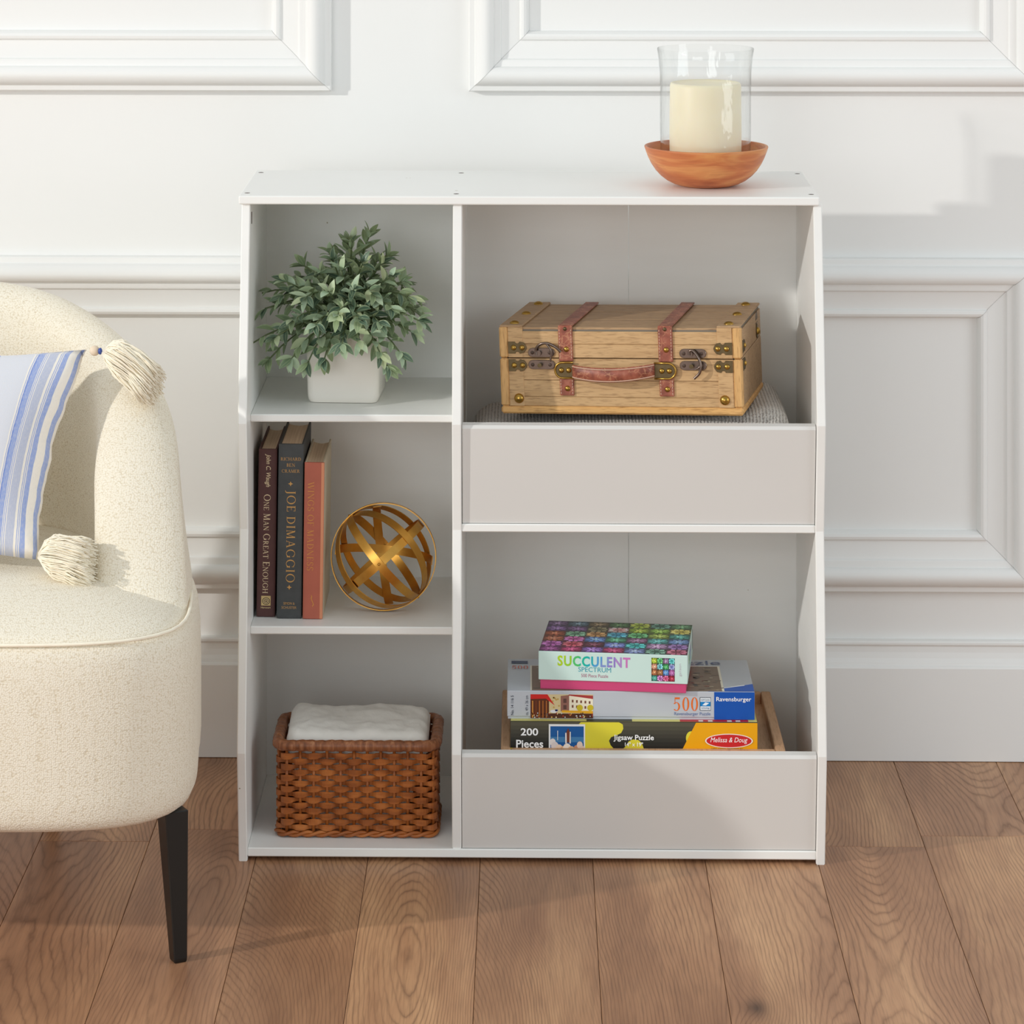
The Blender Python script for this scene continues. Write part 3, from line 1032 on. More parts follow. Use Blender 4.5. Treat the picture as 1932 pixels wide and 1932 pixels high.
p.build('spine_print', b3)
p = Print(spine(.0265))
sw = [(.0105, .0330), (.0125, .0310), (.0118, .0275), (.0135, .0235), (.0150, .0195), (.0128, .0165), (.0122, .0180), (.0136, .0198), (.0122, .0235), (.0105, .0280), (.0112, .0312)]
p.poly(sw, (206, 140, 76))
p.build('emblem', b3)
MB().box(.0222, .0263, -.0011, .0026, .0006, .2088, .0004).build('hinge_strip', M_book3b, b3, label='lighter peach strip along the spine edge')

# ------------------------------------------------------------------ gold orb
OC = Vector((-.1955, -.3255, .2968 + .0714))
orb = thing('decorative_orb', 'open gold metal band sphere on the middle shelf beside the books', 'ornament', tuple(OC))
def ring(n, a0=0, a1=360, r=.0690, w=.0056, name='band'):
    n = Vector(n).normalized()
    a = n.orthogonal().normalized()
    # deterministic frame
    ref = Vector((0, -1, 0)) if abs(n.y) < .8 else Vector((0, 0, 1))
    a = (ref - n * ref.dot(n)).normalized()
    b_ = n.cross(a)
    full = (a1 - a0) >= 360
    N = 72 if full else 40
    P_, W_, D_ = [], [], []
    for k in range(N if full else N + 1):
        t = R(a0 + (a1 - a0) * k / N)
        dd = a * math.cos(t) + b_ * math.sin(t)
        P_.append(dd * r); W_.append(n); D_.append(dd)
    m = MB(); m.strip(P_, W_, w, .00055, D_, closed=full)
    return m.build(name, M_gold, orb, smooth=True, auto=40)
u = Vector((.66, -.10, -.75)).normalized()          # pole axis lying almost in the picture plane
v1 = Vector((.75, .03, .66)); v1 = (v1 - u * v1.dot(u)).normalized()
f1 = u.cross(v1)
for ang, rr in ((90, .0690), (45, .0698), (-45, .0682), (2, .0706)):
    nn = v1 * math.sin(R(ang)) + f1 * math.cos(R(ang))
    ring(nn, r=rr)
ring(u, r=.0674)
ring(Vector((.98, .12, .12)), 95, 265, r=.0664)
ring(Vector((.10, .1, .99)), 95, 265, r=.0658)
for q in (-f1 if f1.y > 0 else f1, u, -u):
    m = MB(); m.ball(q * .0708, .0019, u=10, v=6); m.build('rivet', M_gold, orb, smooth=True)

# ------------------------------------------------------------------ wicker basket with cloth
BX, BY, BZ = -.2275, -.3480, .0178
bas = thing('wicker_basket', 'brown woven rattan basket with a wrapped rim in the bottom left cubby', 'basket', (BX, BY, BZ))
HW, HD, BH = .1035, .0620, .1180
def perim(n, hw, hd, r=.012):
    base_ = rrect(hw, hd, r, 4)
    base_ = [base_[(i + 10) % len(base_)] for i in range(len(base_))]
    L_ = []
    tot = 0
    m = len(base_)
    for i in range(m):
        a, c = Vector(base_[i]), Vector(base_[(i + 1) % m])
        L_.append((tot, a, c)); tot += (c - a).length
    out = []
    for k in range(n):
        s = tot * k / n
        for st, a, c in reversed(L_):
            if s >= st:
                q = a.lerp(c, (s - st) / max(1e-9, (c - a).length))
                d = (c - a).normalized()
                out.append((q, Vector((d.y, -d.x))))
                break
    return out
NS = 36
SUB = 6
NROW = 14
b = MB(); b.box(-HW + .004, HW - .004, -HD + .004, HD - .004, .002, .005); b.build('base', M_wicker, bas)
st = perim(NS, HW, HD)
for q, nrm in st:
    m = MB(); m.tube([(q.x, q.y, .002), (q.x, q.y, BH)], .0021, 6); m.build('stake', M_wicker, bas, smooth=True)
pp = perim(NS * SUB, HW, HD)
for row in range(NROW):
    z = .0130 + row * .00725
    path, wd, nd, ww = [], [], [], []
    for k, (q, nrm) in enumerate(pp):
        ph = math.cos(math.pi * k / SUB + (math.pi if row % 2 else 0))
        o_ = .0031 * max(-1, min(1, ph * 1.5))
        path.append((q.x + nrm.x * o_, q.y + nrm.y * o_, z + .0003 * math.sin(k * .7 + row)))
        wd.append((0, 0, 1)); nd.append((nrm.x, nrm.y, 0)); ww.append(.0029 + .0013 * max(0, ph))
    m = MB(); m.strip(path, wd, ww, .0007, nd, closed=True)
    m.build('weaver', M_wicker, bas)
# braided foot and rim
for j in range(2):
    path = []
    for k, (q, nrm) in enumerate(pp):
        a = k * math.pi / SUB * 1.0 + j * math.pi
        path.append((q.x + nrm.x * (.0025 + .0018 * math.cos(a)), q.y + nrm.y * (.0025 + .0018 * math.cos(a)), .0048 + .0022 * math.sin(a)))
    m = MB(); m.tube(path, .0025, 6, closed=True); m.build('foot_braid', M_wicker, bas, smooth=True)
rp = perim(150, HW + .0015, HD + .0015, .016)
path, rr_ = [], []
for k, (q, nrm) in enumerate(rp):
    path.append((q.x, q.y, BH + .0030)); rr_.append(.0076 + .0005 * math.sin(k * 2.1) + .0003 * math.sin(k * .7))
m = MB(); m.tube(path, rr_, 10, closed=True); m.build('rim', M_rim, bas, smooth=True)
def lump(name, hx, hy, z0, z1, nx, ny, amp, seed, mat, rnd=.015, nscale=22, tilt=None, foot=1.0):
    """closed cushion-like cloth block: rounded slab with noisy top"""
    m = MB()
    rows = []
    for i in range(nx + 1):
        row = []
        for j in range(ny + 1):
            x = -hx + 2 * hx * i / nx; y = -hy + 2 * hy * j / ny
            ex = max(0, abs(x) - (hx - rnd)) / rnd; ey = max(0, abs(y) - (hy - rnd)) / rnd
            e = min(1, math.hypot(ex, ey))
            z = z1 - rnd * (1 - math.sqrt(max(0, 1 - e * e)))
            z += amp * mnoise.noise(Vector((x * nscale + seed, y * nscale, 0))) + amp * .5 * mnoise.noise(Vector((x * nscale * 2.3, y * nscale * 2.3 + seed, 3)))
            if tilt:
                z += tilt(x, y)
            row.append((x, y, z))
        rows.append(row)
    top = m.grid(rows)
    edge = [top[i][0] for i in range(nx + 1)] + [top[nx][j] for j in range(1, ny + 1)] + [top[i][ny] for i in range(nx - 1, -1, -1)] + [top[0][j] for j in range(ny - 1, 0, -1)]
    low = [m.bm.verts.new((v.co.x * foot, v.co.y * foot, z0)) for v in edge]
    n = len(edge)
    for i in range(n):
        m.bm.faces.new((edge[i], edge[(i + 1) % n], low[(i + 1) % n], low[i]))
    m.bm.faces.new(low)
    return m.mesh(name, mat, True, 70)
link('folded_cloth', lump('folded_cloth', .0945, .0530, .006, .1400, 60, 34, .0030, 5, M_cloth, .016, 42, lambda x, y: .006 * (y / .05) + .002 * math.sin(x * 60), .62), None, (BX, BY + .001, BZ),
     label='white crinkled cotton cloth folded inside the wicker basket', cat='cloth')

# ------------------------------------------------------------------ folded towel and suitcase in the upper bin
def towel():
    def tl(x, y):
        t = .0195 * (x + .05) / .31
        if x > .150:
            t += .010 * math.sin(min(1, (x - .150) / .05) * math.pi * .5)
        return t
    return lump('folded_towel', .2130, .1180, 0, .1225, 90, 50, .0012, 2, M_terry, .034, 30, tl)
link('folded_towel', towel(), None, (.1340, -.3040, .4397), label='thick grey terry towel folded flat under the wooden suitcase', cat='towel')

SW, SD, SH = .323, .190, .1155
case = thing('wooden_suitcase', 'vintage wooden suitcase with red-brown leather straps resting on the grey towel', 'suitcase', (-.0347, -.3680, .5702), (0, R(-2.0), R(-12)))
ZS = .0740     # lid split
def bx(name, mat, *a, bev=.0008, **k):
    return MB().box(*a, bev).build(name, mat, case, **k)
bx('body', M_groove, .002, SW - .002, .002, SD - .002, .002, ZS - .0006)
bx('lid', M_groove, .002, SW - .002, .002, SD - .002, ZS + .0006, SH - .002)
# front boards
for z0, z1 in ((.0105, .0225), (.0228, .0445), (.0450, ZS - .0006)):
    bx('board', M_wood, .010, SW - .010, .0, .004, z0, z1, bev=.0006)
for z0, z1 in ((ZS + .0006, .0925), (.0928, SH - .0060)):
    bx('board', M_wood, .010, SW - .010, .0, .004, z0, z1, bev=.0006)
# top boards
for y0, y1 in ((.0018, .064), (.0644, .126), (.1264, SD - .0018)):
    bx('board', M_woodtop, .008, SW - .008, y0, y1, SH - .004, SH - .0008, bev=.0006)
# ends and back
for x0, x1 in ((0, .004), (SW - .004, SW)):
    bx('end_board', M_woodtop, x0, x1, .008, SD - .002, .010, ZS - .0006, bev=.0006)
    bx('end_board', M_woodtop, x0, x1, .008, SD - .002, ZS + .0006, SH - .005, bev=.0006)
bx('back_board', M_wood, .004, SW - .004, SD - .004, SD, .004, SH - .004)
# corner posts and bottom rail (rounded), split at the lid line
for x0 in (-.0012, SW - .0108):
    bx('corner_post', M_trimv, x0, x0 + .012, -.0016, .010, .0102, ZS - .0004, bev=.0022)
    bx('corner_post', M_trimv, x0, x0 + .012, -.0016, .010, ZS + .0004, SH + .0004, bev=.0022)
bx('bottom_rail', M_trim, -.0012, SW + .0012, -.0016, .010, 0, .0102, bev=.0025)
bx('bottom_rail', M_trim, -.0012, .010, .0102, SD, 0, .0100, bev=.0025)
bx('bottom_rail', M_trim, SW - .010, SW + .0012, .0102, SD, 0, .0100, bev=.0025)
# end slats on front and top
for x0 in (.0108, SW - .0310):
    bx('slat', M_wood, x0, x0 + .0200, -.0012, .003, .0104, ZS - .0008, bev=.0006)
    bx('slat', M_wood, x0, x0 + .0200, -.0012, .003, ZS + .0008, SH - .0005, bev=.0006)
    bx('slat', M_woodtop, x0 - .011 if x0 < .1 else x0, x0 + .0200 if x0 < .1 else SW, -.0008, SD, SH - .0010, SH + .0022, bev=.0010)
    for y in (.016, .092, .172):
        MB().dome((x0 + (.006 if x0 < .1 else .014), y, SH + .0021), .0068, .0040, (0, 0, 1)).build('stud', M_brass, case, smooth=True, auto=60)
# straps
SX = (.0790 + .0095, .2215)
for xc in (.0893, .2235):
    bx('strap', M_leather, xc - .0095, xc + .0095, -.0026, SD, SH + .0002, SH + .0024)
    bx('strap', M_leather, xc - .0095, xc + .0095, -.0032, .001, .0705, SH + .0022)
    bx('strap', M_leather, xc - .0095, xc + .0095, -.0032, .001, .0250, .0500)
    for dx in (-.0078, .0078):
        m = MB()
        for z in [.0745 + k * .0040 for k in range(10)] + [.0275 + k * .0040 for k in range(5)]:
            m.box(xc + dx - .0004, xc + dx + .0004, -.0036, -.003, z, z + .0024)
        m.build('stitching', M_stitch, case)
    for z in (.0345, .0865):
        MB().dome((xc + .001, -.0032, z), .0038, .0026).build('stud', M_brass, case, smooth=True, auto=60)
    MB().dome((xc, -.0032, SH - .002), .0026, .0016).build('stud', M_bronze, case, smooth=True, auto=60)
# big corner studs
for x in (.0235, SW - .0230):
    MB().dome((x, -.0012, .0205), .0067, .0050).build('corner_stud', M_brass, case, smooth=True, auto=60)
# notched corner plates
def plate(xc, zc, flip):
    w, h = .0250, .0158
    pts = [(0, -h / 2), (.009, -h / 2)]
    for k in range(5):
        t = math.pi - math.pi * k / 4
        pts.append((.0125 + .0030 * math.cos(t), -h / 2 + .0026 * math.sin(t)))
    pts += [(.0165, -h / 2), (.0210, -h / 2 + .0010), (.0240, -.0030), (.0250, 0), (.0240, .0030), (.0210, h / 2 - .0010), (.0165, h / 2)]
    for k in range(5):
        t = -math.pi * k / 4
        pts.append((.0125 + .0030 * math.cos(t), h / 2 + .0026 * math.sin(t)))
    pts += [(.009, h / 2), (0, h / 2)]
    pts = [((xc - q[0] if flip else xc + q[0]), zc + q[1]) for q in pts]
    return pts
for flip, xc in ((False, .0110), (True, SW - .0110)):
    for zc in (.0645, .0880):
        MB().prism(plate(xc, zc, flip), 'y', -.0022, -.0010, .0003).build('corner_plate', M_bronze, case)
        for d in (.0075, .0190):
            MB().dome((xc - d if flip else xc + d, -.0022, zc), .0037, .0024).build('stud', M_brass, case, smooth=True, auto=60)
for zc in (.0645, .0880):
    pts = plate(.0110, zc, False)
    MB().prism(pts, 'x', SW - .0002, SW + .0012, .0003).build('corner_plate', M_bronze, case)
    MB().dome((SW + .0012, .0270, zc), .0034, .0026, (1, 0, 0)).build('stud', M_brass, case, smooth=True, auto=60)
MB().prism([(.150 + .007 * math.cos(k * .524), .086 + .010 * math.sin(k * .524)) for k in range(12)], 'x', SW - .0002, SW + .0012).build('corner_plate', M_bronze, case)
MB().dome((SW + .0012, .150, .086), .0052, .0040, (1, 0, 0)).build('stud', M_brass, case, smooth=True, auto=60)
# stencilled mark on the right end
p = Print(lambda a, z, h: (SW + .0001 + h, a, z))
for k in range(2):
    a0 = .143 + k * .010
    p.poly([(a0, .1005), (a0 + .003, .1005), (a0 + .0045, .1070), (a0 + .006, .1005), (a0 + .0085, .1005), (a0 + .0060, .1120), (a0 + .0025, .1120)], (30, 26, 24))
for k in range(5):
    p.rect(.142 + k * .0042, .0960, .1442 + k * .0042, .0976, (50, 44, 40))
p.build('stencil', case)
# swing latches
def pill(x0, x1, z0, z1):
    r = (z1 - z0) / 2
    zc = (z0 + z1) / 2
    pts = [(x1 - r + r * math.cos(R(a)), zc + r * math.sin(R(a))) for a in range(-90, 91, 30)]
    pts += [(x0 + r + r * math.cos(R(a)), zc + r * math.sin(R(a))) for a in range(90, 271, 30)]
    return pts
for x0, op in ((.0378, True), (.2415, False)):
    for z0 in (.0595, .0755):
        MB().prism(pill(x0, x0 + .0360, z0, z0 + .0122), 'y', -.0022, -.0002, .0004).build('latch_plate', M_gunmetal, case)
        for dx in (.0060, .0295):
            MB().dome((x0 + dx, -.0021, z0 + .0061), .0026, .0007).build('screw', M_dark, case, smooth=True)
    zt, zb = .0816, .0656
    MB().tube([(x0 + .0165, -.002, zb), (x0 + .0165, -.0085, zb)], [.0024, .0030], 10).build('latch_knob', M_bronze, case, smooth=True, auto=50)
    MB().tube([(x0 + .0150, -.002, zt), (x0 + .0150, -.0065, zt)], .0036, 12).build('latch_pivot', M_gunmetal, case, smooth=True, auto=50)
    y = -.0062
    if op:
        arc = [(x0 + .0120, y, zt - .002), (x0 + .0125, y, zt + .006), (x0 + .0190, y - .002, zt + .0125), (x0 + .0290, y - .003, zt + .0135), (x0 + .0390, y - .003, zt + .0090), (x0 + .0460, y - .002, zt + .0020)]
        pr = [(x0 + .0270, y - .003, zt + .0130), (x0 + .0325, y - .004, zt + .0060), (x0 + .0330, y - .004, zt - .0030), (x0 + .0315, y - .004, zt - .0100)]
    else:
        arc = [(x0 + .0140, y, zt - .001), (x0 + .0150, y, zt + .0042), (x0 + .0200, y - .001, zt + .0040), (x0 + .0265, y - .003, zt - .0040), (x0 + .0295, y - .004, zt - .0140), (x0 + .0275, y - .004, zt - .0240), (x0 + .0200, y - .003, zt - .0315)]
        pr = [(x0 + .0290, y - .004, zt - .0110), (x0 + .0275, y - .004, zt - .0165), (x0 + .0225, y - .004, zt - .0190)]
    def smooth_path(P, n=5):
        P = [Vector(q) for q in P]
        out = []
        for i in range(len(P) - 1):
            a, b_, c, d = P[max(0, i - 1)], P[i], P[i + 1], P[min(len(P) - 1, i + 2)]
            for k in range(n):
                t = k / n
                out.append(.5 * ((2 * b_) + (c - a) * t + (2 * a - 5 * b_ + 4 * c - d) * t * t + (-a + 3 * b_ - 3 * c + d) * t ** 3))
        out.append(P[-1])
        return out
    MB().tube(smooth_path(arc), .0019, 8).tube(smooth_path(pr), .0014, 8).build('latch_hook', M_gunmetal, case, smooth=True, auto=60)
# handle with its two brass loops
for sgn, x0, x1 in ((1, .0745, .0990), (-1, .2080, .2365)):
    zc = .0590
    r = .0102
    if sgn > 0:
        arcp = [(x0 + r + r * math.cos(R(a)), zc + r * math.sin(R(a))) for a in range(90, 271, 15)]
        lp = [(x1, zc + r)] + arcp + [(x1, zc - r)]
    else:
        arcp = [(x1 - r + r * math.cos(R(a)), zc + r * math.sin(R(a))) for a in range(-90, 91, 15)]
        lp = [(x0, zc - r)] + arcp + [(x0, zc + r)]
    MB().prism(lp, 'y', -.0052, -.0032, .0003).build('handle_plate', M_bronze, case)
    m = MB(); m.tube([(q[0], -.0052, q[1]) for q in lp], .0014, 6); m.build('handle_loop', M_brass, case, smooth=True)
    for xs in ((x0 + .0085, x0 + .0185) if sgn > 0 else (x1 - .0085, x1 - .0185)):
        MB().dome((xs, -.0052, zc), .0037, .0028).build('stud', M_brass, case, smooth=True, auto=60)
HX0, HX1 = .0985, .2085
rows, st1, st2 = [], [], []
for k in range(25):
    t = k / 24
    x = HX0 + (HX1 - HX0) * t
    s_ = math.sin(math.pi * t)
    yy = -.0060 - .0170 * s_ ** .7
    zc = .0590 - .0030 * s_ + .0012 * (t - .5) * 2
    hh = .0088 + .0008 * s_
    rows.append([(x, yy - .0022, zc - hh * .82), (x, yy - .0034, zc), (x, yy - .0022, zc + hh * .82), (x, yy, zc + hh), (x, yy + .003, zc + hh * .9), (x, yy + .003, zc - hh * .9), (x, yy, zc - hh)])
    st1.append((x, yy - .0026, zc + hh * .80)); st2.append((x, yy - .0026, zc - hh * .80))
m = MB(); m.grid(rows, closev=True, capu=True); hd = m.build('handle', M_leather, case, smooth=True, auto=50)
m = MB(); m.tube(st1, .0007, 5).tube(st2, .0007, 5); m.build('stitching', M_stitch, hd)

# ------------------------------------------------------------------ wooden tray and puzzle boxes in the lower bin
tray = thing('wooden_tray', 'pale beech wood tray standing in the lower bin beneath the puzzle boxes', 'tray', (-.0365, -.4420, .0178))
TW, TD, TZ = .3735, .2735, .1262
for i in range(7):
    x0 = .012 + i * (TW - .024) / 7
    MB().box(x0 + .0003, x0 + (TW - .024) / 7 - .0003, .012, TD - .012, .100, .1116, .0005).build('floor_slat', M_tray, tray)
for a in ((0, .0135, 0, TD), (TW - .0135, TW, 0, TD), (.0136, TW - .0136, 0, .012), (.0136, TW - .0136, TD - .012, TD)):
    MB().box(*a, 0, TZ, .0025, 2).build('rim_board', M_tray, tray)
M_sil = plain('silver_grey_card', (190, 196, 204), 0.35, var=0.03)
M_mint = plain('mint_card', (205, 232, 226), 0.4, var=0.02)
M_pink = plain('magenta_card', (206, 70, 122), 0.45, var=0.03)
M_olive = plain('olive_black_card', (58, 56, 40), 0.35, var=0.05)

# bottom box: 200 pieces
W1, D1, H1 = .3245, .170, .0486
bx1 = thing('puzzle_box', 'yellow and black boxed puzzle of 200 pieces, lowest of the three stacked boxes', 'puzzle box', (-.0240, -.4310, .1298), (0, 0, 0), 'puzzle boxes in the lower bin')
MB().box(0, W1, 0, D1, .006, H1, .0012, 2).build('lid', M_olive, bx1)
MB().box(.001, W1 - .001, .001, D1 - .001, 0, .0058).build('base', M_olive, bx1)
p = Print(lambda x, z, h: (x, -.0001 - h, z))
S1 = W1 / 466.0
def X1(px): return (px - 963) * S1
def Z1(py): return H1 - (py - 1361) * S1
YEL, DK, ORG = (226, 214, 62), (44, 42, 28), (240, 170, 14)
bands = 8
for k in range(bands):
    z0, z1 = .0068 + (H1 - .0075) * k / bands, .0068 + (H1 - .0075) * (k + 1) / bands
    c = tuple(int(30 + (88 - 30) * (k / (bands - 1)) * q) for q in (1, .96, .70))
    p.rect(.0003, z0, W1 - .0003, z1, c)
p.lift()
def blob(pts):
    p.poly([(X1(a), Z1(b_)) for a, b_ in pts], YEL)
blob([(1096, 1362), (1168, 1362), (1175, 1366), (1176, 1374), (1172, 1382), (1164, 1386), (1153, 1390), (1149, 1397), (1152, 1405), (1160, 1414), (1168, 1424), (1092, 1424), (1092, 1366)])
blob([(1160, 1424), (1170, 1416), (1180, 1408), (1186, 1398), (1194, 1394), (1204, 1395), (1211, 1401), (1214, 1410), (1222, 1424)])
p.ell(X1(1263), Z1(1426), 9.5 * S1, 12 * S1, YEL)
p.ell(X1(1304), Z1(1391), 10 * S1, 13 * S1, YEL)
p.ell(X1(966), Z1(1421), 12 * S1, 10 * S1, YEL)
p.lift()
p.poly([(X1(1313), Z1(1362)), (W1 - .0003, Z1(1362)), (W1 - .0003, .007), (X1(1283), .007)], ORG)
p.rect(X1(1035.5), Z1(1424), X1(1104), Z1(1366), (240, 240, 240)); p.lift()
p.rect(X1(1038.5), Z1(1424), X1(1101.5), Z1(1370), (24, 92, 160))
p.lift()
p.rect(X1(1038.5), Z1(1400), X1(1101.5), Z1(1390), (70, 130, 180)); p.lift()
for cx, cy, r_, c in ((1043, 1400, 7, (236, 226, 222)), (1047, 1408, 9, (228, 216, 214)), (1055, 1413, 9, (240, 214, 190)), (1063, 1416, 9, (236, 190, 140)), (1070, 1412, 10, (248, 238, 226)),
                      (1078, 1416, 9, (226, 188, 150)), (1088, 1412, 7, (206, 150, 120)), (1094, 1405, 7, (238, 214, 200)), (1098, 1413, 7, (230, 206, 190)), (1044, 1418, 8, (238, 230, 224))):
    p.ell(X1(cx), Z1(cy), r_ * S1 * .8, r_ * S1, c, 14)
    p.lift()
p.rect(X1(1051.5), Z1(1396), X1(1053), Z1(1378), (214, 220, 230))
p.rect(X1(1066.5), Z1(1402), X1(1069.5), Z1(1382), (236, 236, 236)); p.rect(X1(1074.5), Z1(1402), X1(1077), Z1(1380), (236, 232, 226))
p.lift()
p.poly([(X1(1069.5), Z1(1400)), (X1(1069), Z1(1380)), (X1(1072), Z1(1373)), (X1(1075), Z1(1380)), (X1(1074.5), Z1(1400))], (122, 62, 44))
p.lift()
p.ell(X1(1375), Z1(1395.5), 45 * S1, 13.5 * S1, (244, 236, 226), 40); p.lift()
p.ell(X1(1375), Z1(1395.5), 42.5 * S1, 12 * S1, (206, 40, 44), 40); p.lift()
p.step = .00002
place_text(p, text2d('200', .02), X1(999), Z1(1380.5), w=33 * S1, h=14 * S1)
place_text(p, text2d('Pieces', .02), X1(999.5), Z1(1403), w=51 * S1, h=15 * S1)
place_text(p, text2d('Jigsaw Puzzle', .015), X1(1195.5), Z1(1391.5), w=76 * S1, h=13 * S1)
place_text(p, text2d('14" x 19"', .02), X1(1196), Z1(1403), w=34 * S1, h=7.5 * S1)
place_text(p, text2d('Melissa & Doug', .0, .25), X1(1375), Z1(1395), w=70 * S1, h=12 * S1)
place_text(p, text2d('Lights, Camera, Interaction!, Inc.', .005), X1(1372), Z1(1410.5), w=60 * S1, h=4 * S1, rgb=(120, 74, 20))
p.build('front_print', bx1)
p = Print(lambda x, y, h: (x, y, H1 + .0001 + h))
p.rect(.0005, .0008, W1 - .0005, D1 - .001, (214, 206, 120)); p.lift()
p.rect(.10, .0012, .16, .02, (60, 58, 40)); p.rect(X1(1283), .0012, W1 - .012, .02, (190, 30, 40)); p.lift()
for xx in (X1(1318), X1(1336), X1(1372), X1(1388)):
    p.rect(xx, .002, xx + .006, .008, (236, 226, 220))
p.build('top_print', bx1)

# middle box: 500 pieces, silver
W2, D2, H2 = .3256, .150, .0370
bx2 = thing('puzzle_box', 'silver grey boxed puzzle with blue corner block, middle of the three stacked boxes', 'puzzle box', (-.0282, -.4210, .1786), (0, 0, 0), 'puzzle boxes in the lower bin')
MB().box(0, W2, 0, D2, 0.003, H2, .0009, 2).build('lid', M_sil, bx2)
MB().box(.001, W2 - .001, .001, D2 - .001, 0, .0028).build('base', M_sil, bx2)
p = Print(lambda x, z, h: (x, -.0001 - h, z))
S2 = W2 / 467.0
def X2(px): return (px - 957) * S2
def Z2(py): return H2 - (py - 1303.5) * S2
# cafe street scene
p.rect(X2(1001), Z2(1355), X2(1119), Z2(1310), (214, 196, 150)); p.lift()
p.rect(X2(1001), Z2(1355), X2(1036), Z2(1318), (92, 46, 26))
p.poly([(X2(1058), Z2(1342)), (X2(1058), Z2(1313)), (X2(1074), Z2(1311)), (X2(1074), Z2(1342))], (150, 104, 92))
p.poly([(X2(1074), Z2(1341)), (X2(1074), Z2(1312)), (X2(1119), Z2(1318)), (X2(1119), Z2(1341))], (240, 232, 208))
p.rect(X2(1036), Z2(1355), X2(1119), Z2(1346), (82, 44, 30)); p.lift()
p.poly([(X2(1001), Z2(1319)), (X2(1001), Z2(1310)), (X2(1033), Z2(1310)), (X2(1047), Z2(1331)), (X2(1043), Z2(1328)), (X2(1030), Z2(1318))], (206, 40, 36))
p.poly([(X2(1072), Z2(1312)), (X2(1074), Z2(1310)), (X2(1119), Z2(1312)), (X2(1119), Z2(1318.5))], (168, 62, 60))
p.poly([(X2(1060), Z2(1344)), (X2(1060), Z2(1340)), (X2(1119), Z2(1341)), (X2(1119), Z2(1346))], (232, 172, 40)); p.lift()
for k in range(5):
    for zz in (1320, 1330):
        x_ = 1079 + k * 8
        p.rect(X2(x_), Z2(zz + 5 + k * .6), X2(x_ + 3.2), Z2(zz + k * .6), (120, 76, 60))
p.rect(X2(1063), Z2(1326), X2(1069), Z2(1318), (96, 68, 62)); p.rect(X2(1063), Z2(1338), X2(1069), Z2(1330), (96, 68, 62)); p.lift()
rr2 = random.Random(4)
for k in range(8):
    p.ell(X2(rr2.uniform(1042, 1056)), Z2(rr2.uniform(1314, 1336)), 1.6 * S2, 1.6 * S2, (196, 160, 80), 8)
for cx in (1094, 1114):
    p.ell(X2(cx), Z2(1335), 6 * S2, 6 * S2, (206, 186, 46), 12)
for k in range(46):
    p.ell(X2(rr2.uniform(1003, 1118)), Z2(rr2.uniform(1345, 1354)), rr2.uniform(.8, 1.8) * S2, 1.4 * S2, rr2.choice([(236, 214, 170), (176, 60, 44), (60, 30, 24), (230, 180, 90), (200, 206, 214)]), 7)
for k in range(5):
    p.rect(X2(1004 + k * 6.5), Z2(1354), X2(1006 + k * 6.5), Z2(1322), rr2.choice([(176, 104, 48), (120, 60, 30), (220, 150, 70)]))
p.ell(X2(1045), Z2(1342), 7 * S2, 3 * S2, (226, 228, 236), 10); p.ell(X2(1050), Z2(1340), 3 * S2, 2 * S2, (50, 66, 140), 8)
p.lift()
place_text(p, text2d('No. 14 116 5', .01), X2(966.5), Z2(1331), w=37 * S2, h=5.5 * S2, rot=3, rgb=(70, 76, 90))
place_text(p, text2d('ca. 49 x 36 cm', .005), X2(994), Z2(1331), w=37 * S2, h=5.5 * S2, rot=3, rgb=(90, 96, 108))
p.build('picture', bx2)
p = Print(lambda x, z, h: (x, -.0001 - h, z))
p.rect(X2(1347.5), .0004, W2 - .0002, H2 - .0004, (18, 84, 176))
p.lift()
place_text(p, serif2d('500', track=.12), X2(1294), Z2(1327), w=46 * S2, h=26 * S2, rgb=(232, 112, 40))
p.rect(X2(1320.5), Z2(1339), X2(1341), Z2(1314), (24, 40, 60)); p.lift()
p.rect(X2(1321.5), Z2(1338), X2(1340.5), Z2(1315), (226, 234, 240)); p.lift()
p.rect(X2(1321.5), Z2(1331), X2(1340.5), Z2(1322.5), (20, 130, 200))
p.lift()
p.poly([(X2(1325), Z2(1329)), (X2(1331), Z2(1323.5)), (X2(1338), Z2(1325)), (X2(1332), Z2(1329.5))], (236, 244, 250))
place_text(p, text2d('SOFTCLICK', .01), X2(1331), Z2(1319), w=16 * S2, h=4 * S2, rgb=(120, 140, 160))
place_text(p, text2d('technology', .01), X2(1331), Z2(1334.5), w=16 * S2, h=4 * S2, rgb=(90, 130, 170))
place_text(p, text2d('Ravensburger Puzzle', 0.0), X2(1306.5), Z2(1346), w=68 * S2, h=7.6 * S2, rgb=(98, 124, 172))
place_text(p, text2d('Ravensburger', .008), X2(1384.5), Z2(1318.5), w=66 * S2, h=10.5 * S2)
p.build('front_print', bx2)
p = Print(lambda x, y, h: (x, y, H2 + .0001 + h))
p.poly([(X2(1336), .0006), (W2 - .0003, .0006), (W2 - .0003, .036), (X2(1347), .010)], (18, 84, 176)); p.lift()
p.poly([(X2(1350), .010), (X2(1408), .028), (X2(1407), .031), (X2(1349), .012)], (236, 240, 246))
p.rect(.0305, .0015, .2860, .118, (232, 226, 208)); p.lift()
p.rect(.0325, .0015, .2830, .116, (128, 108, 90)); p.lift()
for k in range(170):
    x_, y_ = rr2.uniform(.034, .276), rr2.uniform(.003, .110)
    p.rect(x_, y_, x_ + rr2.uniform(.003, .010), y_ + rr2.uniform(.002, .006), rr2.choice([(92, 74, 60), (150, 128, 108), (122, 60, 52), (84, 80, 76), (168, 156, 132), (110, 96, 84)]))
    if k % 40 == 0: p.lift()
p.lift()
place_text(p, serif2d('500'), .0165, .108, w=.022, h=.016, rgb=(216, 110, 90))
p.rect(.0050, .126, .0270, .138, (66, 80, 110))
